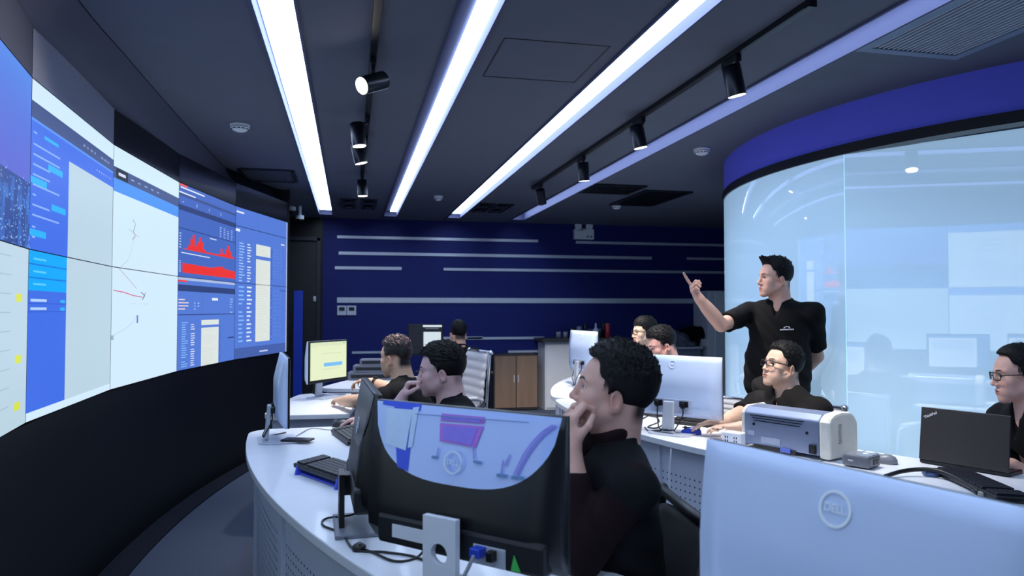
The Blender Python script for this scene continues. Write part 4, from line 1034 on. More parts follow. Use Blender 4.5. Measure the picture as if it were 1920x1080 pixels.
        if plate:
            m = MB(); m.box((-.115, -t1-.006, zb+.040), (.10, .003, .030)); o = m.build('rating_label', WHITE_PL, t); o['label'] = 'white rating sticker'
            m = MB(); m.box((.115, -t1-.006, zb+.030), (.085, .003, .042)); m.build('port_plate', ALU, t, bevel=.001)
            m = MB(); m.box((.095, -t1-.020, zb+.040), (.026, .030, .020)); m.build('video_plug', mat('blue_video_plug', (40, 70, 190), .4), t, bevel=.002)
            m = MB(); m.box((.128, -t1-.016, zb+.036), (.016, .022, .022)); m.build('cable_plug', BLACK_PL, t, bevel=.002)
            m = MB(); m.prism([(.172, -t1-.006, zb+.012), (.196, -t1-.006, zb+.012), (.180, -t1-.006, zb+.045)], (0, -.002, 0)); o = m.build('warning_sticker', mat('green_sticker', (70, 190, 90), .5), t); o['label'] = 'small green triangular sticker'
            m = MB(); m.tube(smooth_path([(.095, -t1-.034, zb+.036), (.09, -t1-.07, zb-.005), (.06, -t1-.10, zb-.06), (.0, -t1-.07, .02), (-.10, -t1-.03, .008)], 6), .0042, 8); m.build('cable', GREY_PL, t)
        m = MB(); sw = .046; zs = .205 if plate else zb+.075
        N = 28; outer = [(-sw, zs), (sw, zs), (sw, .01), (-sw, .01)]; hc = (0, .125 if plate else .06); hr = .023 if plate else .019; y0, y1 = -t1-.036, -t1-.020
        def rim(a):
            dx, dz = math.cos(a), math.sin(a); s_ = 1e9
            if abs(dx) > 1e-6: s_ = min(s_, (sw if dx > 0 else sw)/abs(dx))
            if dz > 1e-6: s_ = min(s_, (zs-hc[1])/dz)
            if dz < -1e-6: s_ = min(s_, (hc[1]-.01)/-dz)
            return (dx*s_, hc[1]+dz*s_)
        aa = sorted([2*PI*k/N for k in range(N)]+[math.atan2(z-hc[1], x) % (2*PI) for x, z in outer]); N = len(aa); vs = []
        for a in aa:
            ro = rim(a); ri = (math.cos(a)*hr, hc[1]+math.sin(a)*hr)
            for y in (y0, y1): vs += [(ro[0], y, ro[1]), (ri[0], y, ri[1])]
        fs = []
        for k in range(N):
            a, b = 4*k, 4*((k+1) % N); fs += [(a, b, b+1, a+1), (a+2, a+3, b+3, b+2), (a, a+2, b+2, b), (a+1, b+1, b+3, a+3)]
        m.add(vs, fs); o = m.build('stand', WHITE_PL if plate else MON_B, t); o['label'] = 'upright stand slab with a round cable hole'
        m = MB(); m.box((0, -t1+.0, zs-.035), (.06, .05, .06)); m.build('neck', MON_B, t)
        m = MB(); m.prism([(-.12, .09, 0), (.12, .09, 0), (.12, -.11, 0), (-.12, -.11, 0)][::-1], (0, 0, .012)); m.build('base', GREY_PL, t, bevel=.004)
    else:
        m = MB(); m.box((0, -.05, .12), (.05, .03, max(.1, zb+.1))); m.build('stand', BLACK_PL, t); m = MB(); m.box((0, -.03, .006), (.22, .16, .012)); m.build('base', BLACK_PL, t, bevel=.004)
    return t
PINK = mat('reflect_pink_purple', (140, 122, 236), .35); PINKD = mat('reflect_magenta', (180, 112, 222), .35); MBLUE = mat('reflect_royal_blue', (46, 84, 226), .35); MWHITE = mat('reflect_white', (196, 220, 250), .35); LIL = mat('reflect_lilac', (142, 136, 228), .35); MGREEN = mat('reflect_green', (96, 140, 190), .35); LGREY = mat('reflect_grey_blue', (120, 144, 200), .35)  # flat colours standing in for the video wall mirrored in the glossy plate
plate = [('royal blue vertical bar of the painted reflection', MBLUE, [((.12, .02), (.25, .02), (.25, .47), (.185, .45)), ((.05, .0), (.28, .0), (.28, .05), (.05, .03))]),
         ('pale white square patch of the painted reflection', MWHITE, [((.075, .05), (.235, .045), (.225, .33), (.10, .30)), ((.235, .03), (.27, .02), (.26, .30), (.235, .31))]),
         ('pink and violet basket shape of the painted reflection', PINKD, [((.40, .05), (.63, .045), (.63, .09), (.40, .10)), ((.40, .115), (.63, .105), (.60, .25), (.41, .235))]), ('violet middle of the basket shape in the painted reflection', PINK, [((.415, .06), (.61, .055), (.61, .085), (.415, .09)), ((.42, .13), (.60, .12), (.58, .235), (.43, .22))]),
         ('lilac curved lines of the painted reflection', LIL, [([(.97, .055), (.93, .10), (.89, .17), (.86, .24), (.835, .31), (.815, .385)], .010), ([(.955, .05), (.91, .10), (.87, .17), (.84, .24), (.82, .31), (.80, .385)], .006), ([(.745, .30), (.74, .39)], .006), ([(.775, .26), (.755, .34)], .006), ([(.59, .24), (.60, .32)], .006), ([(.41, .28), (.405, .34)], .006)]),
         ('grey green tufts of the painted reflection', MGREEN, [([(.72, .40), (.77, .40)], .014), ([(.79, .40), (.85, .395)], .014), ([(.38, .345), (.41, .345)], .012), ([(.60, .335), (.64, .34)], .012)]),
         ('thin grey blue line of the painted reflection', LGREY, [([(.26, .07), (.85, .05)], .004)])]
monitor('large black-backed monitor in front, glossy pale plate with painted pink reflections', (.264, 1.686), -.804, 1.193, .545, .335, 'black', plate=plate, group='black-backed desk monitors')
_a, _b = pix(702, 700, 2.50), pix(730, 745, 2.02); mc = (_a+_b)/2; md = _b-_a
monitor('black-backed monitor seen almost edge-on, left of the large black one', (mc[0]-.03, mc[1]), math.atan2(md[1], md[0]), 1.185, .53, .335, 'black', group='black-backed desk monitors')
monitor('huge pale blue monitor back filling the lower right corner', (.792, 1.048), -1.294, 1.161, .615, .36, 'wide', group='white-backed desk monitors')
monitor('white monitor back with round emblem, right of the front man', (1.72, 3.666), -.922, 1.171, .54, .325, 'white', group='white-backed desk monitors')
YEL = [(0, 0, 1, 1, (226, 236, 196)), (.0, 0, 1, .10, (214, 226, 190)), (.36, .56, .88, .66, (118, 186, 240)), (.30, .30, .85, .315, (200, 214, 170)), (.30, .72, .8, .735, (204, 216, 176)), (.05, .12, .2, .13, (200, 214, 176)), (.9, .03, .95, .05, (140, 160, 150))]
monitor('monitor with a pale yellow page and blue bar on its screen', (-.159, 5.669), .934, 1.186, .45, .31, 'white', YEL, rev=True, group='white-backed desk monitors', logo=True)
_a = pix(541, 740, 3.72); dv = _a[:2]/np.linalg.norm(_a[:2])
monitor('white monitor seen edge-on at the far corner of the nearest desk', (_a[0]-.02, _a[1]), math.atan2(-dv[1], -dv[0])+math.radians(3.5)+0, 1.187, .54, .335, 'white', group='white-backed desk monitors')
_a = pix(1096, 690, 6.25)
monitor('white monitor on the far curved desk, left of the front man\'s hair', (_a[0], _a[1]), math.radians(-84), 1.235, .54, .34, 'white', group='white-backed desk monitors')
PAGE = [(0, 0, 1, 1, (20, 24, 34)), (.42, .0, 1, .07, (214, 226, 236)), (.44, .24, .97, 1, (206, 220, 228)), (.5, .10, .9, .14, (90, 100, 120))]
_a = pix(798, 640, 7.7); q = -CAM_R
monitor('black monitor with a white page beside the far man facing away', (_a[0], _a[1]), math.atan2(-CAM_R[1], -CAM_R[0]), 1.265, .37, .33, 'plain', PAGE, group='black-backed desk monitors')
# ------------------------------------------------------------------ keyboards, mice and other desk things
def keyboard(label, p, rz, w=.44, d=.14, tilt=.06, riser=None, mats=(KB_BODY, KEY), z=DT, rows=6, cols=18, group='black keyboards on the desks'):
    t = thing('keyboard', label, 'keyboard', (p[0], p[1], z), rz, group); M = rotx(-tilt); c = np.array([0, 0, .012+d/2*math.sin(abs(tilt))+(.02 if riser else 0)])
    m = MB(); m.box(c, (w, d, .018), M); m.build('body', mats[0], t, bevel=.004); m = MB()
    for i in range(rows):
        for j in range(cols):
            if j in (14,): continue
            m.box(c+M@np.array([-w/2+.014+(w-.028)*(j+.5)/cols, d/2-.010-(d-.02)*(i+.5)/rows, .0125]), ((w-.028)/cols*.86, (d-.02)/rows*.84, .009), M)
    m.build('keys', mats[1], t)
    for s in (-1, 1):
        m = MB()
        if riser:
            m.prism([(s*w*.42, -d/2-.015, 0), (s*w*.42, d/2+.01, 0), (s*w*.42, d/2, c[2]), (s*w*.42, -d/2, c[2]-.012)], (-s*.012, 0, 0)); o = m.build('riser_foot', riser, t); o['label'] = 'blue lit riser foot'
        else: m.box((s*w*.4, -d/2*.0-d*.42*math.copysign(1, tilt), .006), (.03, .012, .012)); m.build('foot', mats[0], t)
    if riser: m = MB(); m.box((0, 0, .012), (w*.8, d*.9, .006), M); m.build('under_glow', riser, t)
    return t
def tang(p): return math.atan2(p[1]-CY, p[0]-CX)     # direction away from the room centre
def outward(p): return tang(p)-PI/2                  # rz so that local +y points to the video wall
p = onz(624, 898, DT); keyboard('black keyboard on a blue-lit riser on the nearest desk', p, outward(p)+.25, .40, .14, .10, mat('riser_blue_plastic', (70, 86, 220), .4))
p = onz(662, 822, DT); keyboard('black keyboard under the mouse hand, behind the edge-on black monitor', p, outward(p)+.1, .40, .15, .14)
p = onz(668, 750, DT); keyboard('black keyboard before the yellow-page monitor', p, outward(p), .40, .14, .05)
p = onz(1313, 797, DT); keyboard('dark keyboard behind the white monitor right of the front man', p, outward(p)+.5, .34, .13, .05, mats=(KB_BODY, KB_BODY))
p = onz(1222, 775, DT); 
t = thing('document_folder', 'dark flat folder on the desk left of the white monitor stand', 'folder', p, outward(p)+.3); m = MB(); m.box((0, 0, .010), (.30, .22, .012)); m.build('cover', BLACK_PL, t, bevel=.003); m = MB(); m.box((0, -.004, .0105), (.29, .22, .008)); m.build('pages', WHITE_PL, t)
_k = onz(1838, 915, DT); keyboard('black blue-lit keyboard in front of the open laptop', _k, math.atan2(onz(1920, 955, DT)[1]-onz(1745, 875, DT)[1], onz(1920, 955, DT)[0]-onz(1745, 875, DT)[0]), .46, .13, .03, mats=(KB_BODY, mat('keycap_blue_black', (24, 27, 40), .4)))
def mouse(label, p, rz, m1, m2):
    t = thing('computer_mouse', label, 'mouse', (p[0], p[1], DT), rz, 'computer mice'); m = MB(); vs = []; N = 20
    prof = [(0, 1.0), (.35, 1.0), (.7, .86), (.92, .55), (1.0, .0)]
    for zf, rf in prof:
        for k in range(N): a = 2*PI*k/N; vs.append((.031*rf*math.cos(a)*(1-.10*math.sin(a)), .054*rf*math.sin(a), .001+.036*zf*(1-.12*math.sin(a))))
    m.add(vs, [(i*N+k, i*N+(k+1) % N, (i+1)*N+(k+1) % N, (i+1)*N+k) for i in range(len(prof)-1) for k in range(N)]+[tuple(range(N))[::-1]], True); m.build('shell', m1, t)
    m = MB(); m.cyl((-.004, .030, .034), (.004, .030, .034), .009, n=14); m.build('wheel', m2, t); m = MB(); m.box((0, .022, .0355), (.0015, .05, .004)); m.build('button_split', m2, t); return t
p = onz(1658, 868, DT); mouse('grey mouse on white desk between small computer and laptop', p, .6, mat('mouse_grey', (126, 130, 140), .35), WHITE_PL)
p = onz(1296, 814, DT); mouse('blue mouse beside the white monitor stand', p, 1.2, mat('mouse_blue', (30, 64, 190), .3), BLACK_PL)
MOUSE_P = onz(640, 800, DT); mouse('dark mouse under the resting hand on the nearest desk', MOUSE_P, outward(MOUSE_P), mat('mouse_dark', (38, 40, 46), .35), GREY_PL)
p = onz(558, 826, DT+.0105); t = thing('smartphone', 'black phone lying on the base of the edge-on white monitor', 'phone', (p[0], p[1], DT+.0098), 1.2); m = MB(); m.box((0, 0, .005), (.075, .15, .009)); m.build('body', BLACK_PL, t, bevel=.004); m = MB(); m.box((0, 0, .0098), (.068, .14, .001)); m.build('screen', GLOSS_BLACK, t)
# desk cables
def cable(label, pts, r=.0035, m_=BLACK_PL, name='cable'):
    c = np.asarray(pts[0], float); m = MB(); m.tube(smooth_path(pts, 8), r, 8); o = m.build(name, m_, origin=np.array([c[0], c[1], c[2]])); tag(o, label, 'cable', 'loose cables on the desks'); return o
D = lambda x, y, z=.004: onz(x, y, DT+z)
cable('black cable looping left of the edge-on black monitor base', [D(700, 945, .06), D(660, 965, .03), D(612, 972), D(606, 985), D(640, 1000), D(665, 1030), D(720, 1035), D(770, 1042), D(800, 1052)])
cable('black cable sagging beside the white stand with the hole', [D(802, 985, .10), D(800, 1020, .03), D(780, 1046), D(740, 1052), D(700, 1036), D(680, 1030)])
cable('thin grey cable from the mouse across the nearest desk', [MOUSE_P+np.array([-.05, .02, .008]), D(620, 806), D(585, 803), D(560, 815), D(530, 830), D(500, 825)], .0022, GREY_PL)
cable('tangled black cable on the desk just right of the front man\'s head', [D(1205, 785), D(1222, 778, .02), D(1236, 790), D(1215, 800), D(1232, 802), D(1250, 792), D(1262, 786, .01)], .004)
t = thing('cable_hub', 'small black round cable clip on the nearest desk', 'cable clip', D(673, 1032, 0)); m = MB(); m.lathe([(0, 0), (.018, 0), (.020, .012), (.012, .018), (0, .018)], n=18); m.build('clip', BLACK_PL, t); m = MB(); m.cyl((0, 0, .018), (0, 0, .022), .006); m.build('button', GREY_PL, t)
# printer
def local_frame(yaw): return rotz(yaw)
t = thing('printer', 'silver-grey laser printer with cream side on the white desk', 'printer', (1.945, 3.035, DT), math.radians(-66)); PW_, PHt, PD = .385, .20, .23
BACKP = mat('printer_grey_metal', (136, 148, 176), .38, .45, .05, 30); CREAMP = mat('printer_cream_plastic', (224, 222, 212), .5)
m = MB(); pr = [(0, .018), (-.0, .17), (.03, .196), (.10, .205), (PD-.03, .19), (PD, .15), (PD, .018)]
m.prism([(-PW_/2, y, z) for y, z in pr], (PW_, 0, 0)); m.build('body', BACKP, t, bevel=.006)
m = MB(); m.prism([(PW_/2, y-.004 if y < .01 else y, z+.003) for y, z in [(0, .004), (0, .165), (.012, .185), (.04, .199), (.10, .206), (.17, .200), (PD-.03, .185), (PD, .15), (PD, .004)]], (.055, 0, 0)); o = m.build('side_cover', CREAMP, t, bevel=.012); o['label'] = 'rounded cream side cover'
m = MB(); m.prism([(-PW_/2-.02, y, z+.002) for y, z in [(0, .004), (0, .165), (.012, .185), (.04, .199), (.17, .200), (PD-.03, .185), (PD, .15), (PD, .004)]], (.02, 0, 0)); m.build('side_cover', CREAMP, t, bevel=.008)
m = MB()
for k in range(3): m.box((-.02, -.0012, .160-.012*k), (.28-.02*k, .003, .0035))
m.build('vent_slots', DARK_METAL, t)
m = MB()
for x, z in ((-.14, .118), (.135, .112)): m.cyl((x, .002, z), (x, -.002, z), .007, n=14)
m.build('screws', DARK_METAL, t)
m = MB(); m.box((-.05, -.0012, .05), (.10, .003, .030)); m.box((-.155, -.0012, .075), (.035, .003, .02)); m.build('rating_label', mat('label_pale_grey', (160, 170, 192), .5), t)
m = MB(); m.box((-.03, -.001, .014), (.22, .004, .022)); m.build('lower_slot', BLACK_PL, t); m = MB(); m.box((.03, -.004, .018), (.05, .01, .018)); m.build('data_socket', mat('socket_blue', (90, 110, 200), .4), t)
m = MB(); m.box((.165, -.006, .045), (.03, .016, .04)); m.build('power_socket', BLACK_PL, t, bevel=.002); m = MB()
for k in range(9): m.box((PW_/2+.056, .075+.0*k, .075+.010*k), (.003, .022, .006))
m.build('side_vent', mat('cream_grey_grille', (176, 176, 172), .5), t)  # vent bars in a greyer cream than the side cover
# small computer
p = onz(1604, 878, DT); t = thing('mini_computer', 'small square grey computer box between printer and mouse', 'computer', p, math.radians(-62)); m = MB(); m.box((0, .055, .028), (.115, .11, .048)); m.build('case', mat('mini_pc_grey', (112, 116, 126), .35, .5, .05, 30), t, bevel=.008); m = MB(); m.box((0, .055, .0525), (.10, .095, .003)); m.build('top_plate', mat('mini_pc_top', (150, 154, 164), .3, .4), t, bevel=.001); m = MB(); m.lathe([(0, .0545), (.011, .0545), (.012, .0535)], (.012, .07, 0), n=18); m.build('power_button', WHITE_PL, t)
m = MB(); m.box((.0575, .06, .028), (.003, .05, .022)); m.build('port_panel', BLACK_PL, t); m = MB(); m.box((-.02, -.0008, .03), (.02, .003, .006)); m.build('badge', ALU, t)
# power sockets
p = onz(1371, 838, DT); t = thing('power_strip', 'white socket block left of the printer', 'power socket', p, math.radians(-60)); m = MB(); m.box((0, .03, .035), (.10, .06, .07)); m.build('case', WHITE_PL, t, bevel=.006); m = MB()
for x in (-.025, .022):
    for z in (.028, .045): m.box((x-.006, -.001, z), (.0035, .003, .009)); m.box((x+.006, -.001, z), (.0035, .003, .009))
m.build('socket_holes', BLACK_PL, t)
p = onz(1372, 800, DT); t = thing('paper_sheet', 'white paper sheets on the desk left of the printer', 'paper', p, -.7); m = MB(); m.box((0, 0, .002), (.21, .297, .003)); m.box((.01, .01, .0045), (.21, .297, .002), rotz(.1)); m.build('sheets', WHITE_PL, t)
# laptop
_a, _b = pix(1714, 872, 3.18), pix(1905, 905, 2.86); yaw = math.atan2(_b[1]-_a[1], _b[0]-_a[0]); c = (_a+_b)/2; LW = .345
t = thing('laptop', 'open black laptop with its lid back to the camera', 'laptop', (c[0], c[1], DT), yaw); LID = mat('laptop_lid_black', (54, 51, 50), .42, .15, .08, 40)
ax = rotx(math.radians(-8)); m = MB(); m.box((0, .118, .010), (LW, .235, .016)); m.build('base', BLACK_PL, t, bevel=.004)
zz = np.array([0, 0, .018]); m = MB(); m.box(zz+ax@np.array([0, -.002, .112]), (LW, .009, .224), ax); lid = m.build('lid', LID, t, bevel=.003)
m = MB(); m.box(zz+ax@np.array([0, .003, .114]), (LW-.02, .001, .20), ax); m.build('screen', emi('laptop_screen', (120, 140, 180), .5), lid)
m = MB(); n_ = ax@np.array([0, -1., 0]); s_, c_ = math.sin(math.radians(28)), math.cos(math.radians(28)); ex = ax@np.array([c_, 0, s_]); ez = ax@np.array([-s_, 0, c_]); add_text(m, 'ThinkPad', .0155, zz+ax@np.array([-LW/2+.040, -.0066, .192]), ex, ez, n_); o = m.build('lid_lettering', mat('logo_silver_white', (226, 228, 232), .35), lid); o['label'] = 'slanted silver lettering on the lid corner'
m = MB(); m.box((0, .105, .0186), (LW-.04, .11, .002)); m.build('keys', KEY, t); m = MB(); m.box((0, .20, .0186), (.10, .055, .001)); m.build('touchpad', GREY_PL, t)
# headset on the desk
t = thing('headset', 'black headset with curved band in front of the laptop', 'headset', D(1740, 900, 0)); O = D(1740, 900, 0); H_ = lambda x, y, z=.012: onz(x, y, DT+z)-O
m = MB(); m.tube(smooth_path([H_(1660, 893, .012), H_(1690, 884, .02), H_(1728, 880, .028), H_(1762, 884, .028), H_(1800, 900, .02), H_(1835, 924, .012)], 8), .0085, 10); m.build('headband', BLACK_PL, t); m = MB(); m.lathe([(0, 0), (.028, 0), (.032, .010), (.026, .022), (0, .024)], H_(1745, 892, .0), n=20); m.build('ear_cup', mat('ear_cup_blue_grey', (84, 104, 150), .2, 0, .05, 20, coat=.5), t)
m = MB(); m.box(H_(1840, 926, .010), (.03, .02, .018), rotz(.7)); m.build('ear_cushion', mat('cushion_tan', (176, 168, 160), .7), t, bevel=.004); m = MB(); m.tube(smooth_path([H_(1768, 890, .006), H_(1790, 880, .004), H_(1810, 872, .004)], 6), .0028, 8); m.build('cord', BLACK_PL, t)
# stacked network boxes
DEV = mat('network_box_grey', (108, 114, 126), .45, .3, .05, 30); base = onz(697, 713, DT); zz = DT
for k, (w_, h_, dx, lab) in enumerate(((.42, .075, 0, 'bottom grey network box of the stack on the far desk'), (.36, .065, .02, 'middle grey network box of the stack on the far desk'), (.29, .055, .05, 'top grey network box of the stack on the far desk'))):
    t = thing('network_box', lab, 'network box', (base[0]+dx*.9, base[1]+.10, zz), -YAW+.1, 'stacked grey network boxes'); m = MB(); m.box((0, 0, h_/2), (w_, .22, h_-.002)); m.build('case', DEV, t, bevel=.004); m = MB(); m.box((0, -.111, h_*.5), (w_*.85, .003, h_*.45)); m.build('port_row', DARK_METAL, t)
    m = MB()
    for j in range(6): m.box((-w_*.36+j*w_*.14, -.113, h_*.5), (w_*.09, .003, h_*.28))
    m.build('ports', BLACK_PL, t); zz += h_
# ------------------------------------------------------------------ cabinets by the far wall
x0, x1 = 1.965, 2.60; t = thing('cabinet', 'low brown wooden two-door cabinet against the navy wall', 'cabinet', ((x0+x1)/2, 10.2, 0)); O = ((x0+x1)/2, 10.2, 0); m = MB(); m.box((O[0], 10.2, .40), (x1-x0, .4, .77)); m.build('body', mat('cabinet_dark_edge', (52, 46, 46), .5), t, O)
for s in (-1, 1):
    m = MB(); m.box((O[0]+s*(x1-x0)*.245, 9.992, .405), ((x1-x0)*.47, .02, .72)); d = m.build('door', WOOD, t, O, .003); m = MB(); m.box((O[0]+s*.03, 9.978, .45), (.012, .02, .10)); m.build('handle', ALU, d, O)
x0, x1 = 2.66, 3.95; t = thing('cabinet', 'tall light grey cabinet with dark counter top behind the front man', 'cabinet', ((x0+x1)/2, 10.15, 0)); O = ((x0+x1)/2, 10.15, 0); m = MB(); m.box((O[0]+.02, 10.18, .48), (x1-x0-.04, .40, .955)); m.build('body', GREYCAB, t, O)
m = MB(); m.box((O[0], 10.13, .985), (x1-x0+.04, .50, .05)); m.build('counter_top', DARKTOP, t, O, .004)
for k in range(3):
    m = MB(); w_ = (x1-x0-.06)/3; m.box((x0+.05+w_*(k+.5), 9.975, .48), (w_-.01, .018, .90)); d = m.build('door', GREYCAB, t, O, .002); m = MB(); m.box((x0+.05+w_*(k+.9), 9.962, .60), (.012, .014, .12)); m.build('handle', ALU, d, O)
x0, x1 = 4.02, 5.08; t = thing('cabinet', 'low grey cabinet under the black coats by the glass wall', 'cabinet', ((x0+x1)/2, 10.15, 0)); O = ((x0+x1)/2, 10.15, 0); m = MB(); m.box((O[0], 10.17, .42), (x1-x0, .42, .84)); m.build('body', mat('mid_grey_cabinet', (132, 138, 156), .55), t, O); m = MB(); m.box((O[0], 10.15, .855), (x1-x0+.03, .48, .03)); m.build('counter_top', GREYCAB, t, O, .003)
for k in range(2): m = MB(); m.box((x0+.265+.53*k, 9.955, .42), (.51, .015, .78)); d = m.build('door', mat('mid_grey_cabinet', (132, 138, 156), .55), t, O, .002); m = MB(); m.box((x0+.48+.53*k, 9.944, .5), (.012, .014, .12)); m.build('handle', ALU, d, O)
a, b = ony(1327, 545, 9.9), ony(1366, 690, 9.9); t = thing('cabinet', 'tall narrow white locker at the edge of the glass wall', 'cabinet', (a[0]+.30, 10.12, 0)); O = (a[0]+.30, 10.12, 0); m = MB(); m.box((O[0], 10.14, a[2]/2), (.60, .46, a[2])); m.build('body', WHITE_PL, t, O, .004); m = MB(); m.box((O[0]+.05, 9.90, a[2]/2), (.47, .02, a[2]-.04)); d = m.build('door', mat('locker_pale_green_grey', (226, 236, 240), .45), t, O, .003); m = MB(); m.box((a[0]+.04, 9.895, a[2]-.16), (.05, .03, .26)); m.build('handle', WHITE_PL, t, O, .004)
# things on the counter
CT = 1.0105
def on_counter(px, y=10.0): return np.array([ony(px, 600, y)[0], y, CT])
BOT = mat('bottle_black', (18, 18, 24), .25); GLS = mat('glass_tumbler', (190, 200, 216), .08, trans=.7); RED_ = mat('can_red', (190, 60, 78), .35); BLW = mat('bottle_pale_blue', (206, 218, 244), .3, trans=.2)
def vessel(name, label, cat, px, prof, m1, cap=None, y=10.02, capm=None):
    t = thing(name, label, cat, on_counter(px, y), 0, 'things on the dark counter'); m = MB(); m.lathe(prof, n=20); m.build('body', m1, t)
    if cap: m = MB(); m.lathe(cap, n=16); m.build('cap', capm or BLACK_PL, t)
tum = [(0, .002), (.032, .002), (.036, .09), (.033, .09), (.030, .008), (0, .008)]; can_ = lambda r, h: [(0, 0), (r, 0), (r, h-.01), (r*.85, h), (0, h)]
vessel('glass_tumbler', 'small glass tumbler, leftmost on the dark counter', 'glass', 1047, tum, GLS); vessel('glass_tumbler', 'small glass tumbler, second from the left on the counter', 'glass', 1060, tum, GLS)
vessel('canister', 'squat black canister left of the grey tin on the counter', 'canister', 1073, can_(.055, .14), BOT); vessel('tin', 'grey tin between the black canister and black bottle', 'tin', 1086, can_(.042, .165), mat('tin_grey', (96, 104, 130), .4)); vessel('bottle', 'slim black bottle left of the pale pump bottle', 'bottle', 1097, can_(.030, .19), BOT, [(.012, .19), (.012, .22), (0, .22)])
vessel('jar', 'wide dark grey jar behind the pale pump bottle', 'jar', 1109, can_(.055, .12), mat('jar_grey', (70, 78, 104), .4), y=10.14); vessel('pump_bottle', 'pale blue bottle with a white pointed top on the counter', 'bottle', 1117, [(0, 0), (.042, 0), (.044, .11), (.02, .14), (.014, .15), (0, .15)], BLW, [(.014, .15), (.012, .19), (.004, .215), (0, .215)], capm=WHITE_PL); vessel('jar', 'dark grey jar right of the pale pump bottle', 'jar', 1124, can_(.035, .13), mat('jar_grey', (70, 78, 104), .4), y=10.12)
vessel('bottle', 'tall black bottle just left of the red can', 'bottle', 1131, can_(.026, .22), BOT, [(.010, .22), (.010, .245), (0, .245)]); vessel('can', 'tall red drinks can, rightmost on the counter', 'can', 1139, can_(.036, .20), RED_, [(.030, .20), (.030, .206), (0, .206)], capm=mat('can_top_red', (220, 120, 130), .3, .4))
def heap(name, label, cat, c, balls, m_, seed):
    F = Field()
    for (x, y, z, a, b, d) in balls: F.ell(np.array(c)+[x, y, z], (a, b, d), None, .05)
    V, Q = F.mesh(.014, None, lambda X, Y, Z: .012*np.sin(X*38+Z*30+seed)*np.sin(Y*34+Z*26)+.006*np.sin(X*90-Z*70)); V[:, 2] = np.maximum(V[:, 2], c[2]+.001)
    o = np_obj(name, V, Q, m_, None, c); o.location = c; return tag(o, label, cat)
cp = ony(1300, 640, 10.12); heap('coat', 'heap of black coats on the low grey cabinet', 'coat', (cp[0], 10.12, .873), [(-.25, 0, .10, .22, .16, .12), (.05, .02, .14, .26, .16, .15), (.32, 0, .09, .20, .15, .12), (-.05, -.03, .20, .18, .12, .08)], BLACK_CLOTH, 1)
cp = ony(1278, 650, 9.94); heap('jacket', 'crumpled grey jacket hanging over the low cabinet, left of the coats', 'jacket', (cp[0], 9.97, .873), [(-.10, 0, .15, .13, .06, .09), (.02, -.01, .08, .13, .07, .10), (.12, 0, .03, .12, .08, .05)], mat('jacket_grey', (98, 104, 124), .8, bump=.3, scale=90), 3)
cp = ony(1322, 640, 9.95); t = thing('carton_box', 'small pale box on the low cabinet beside the locker', 'box', (cp[0], 9.98, .871)); m = MB(); m.box((0, 0, .05), (.10, .10, .10)); m.build('carton', GREYCAB, t, bevel=.004); m = MB(); m.box((0, 0, .104), (.104, .104, .012)); m.build('lid', GREYCAB, t)
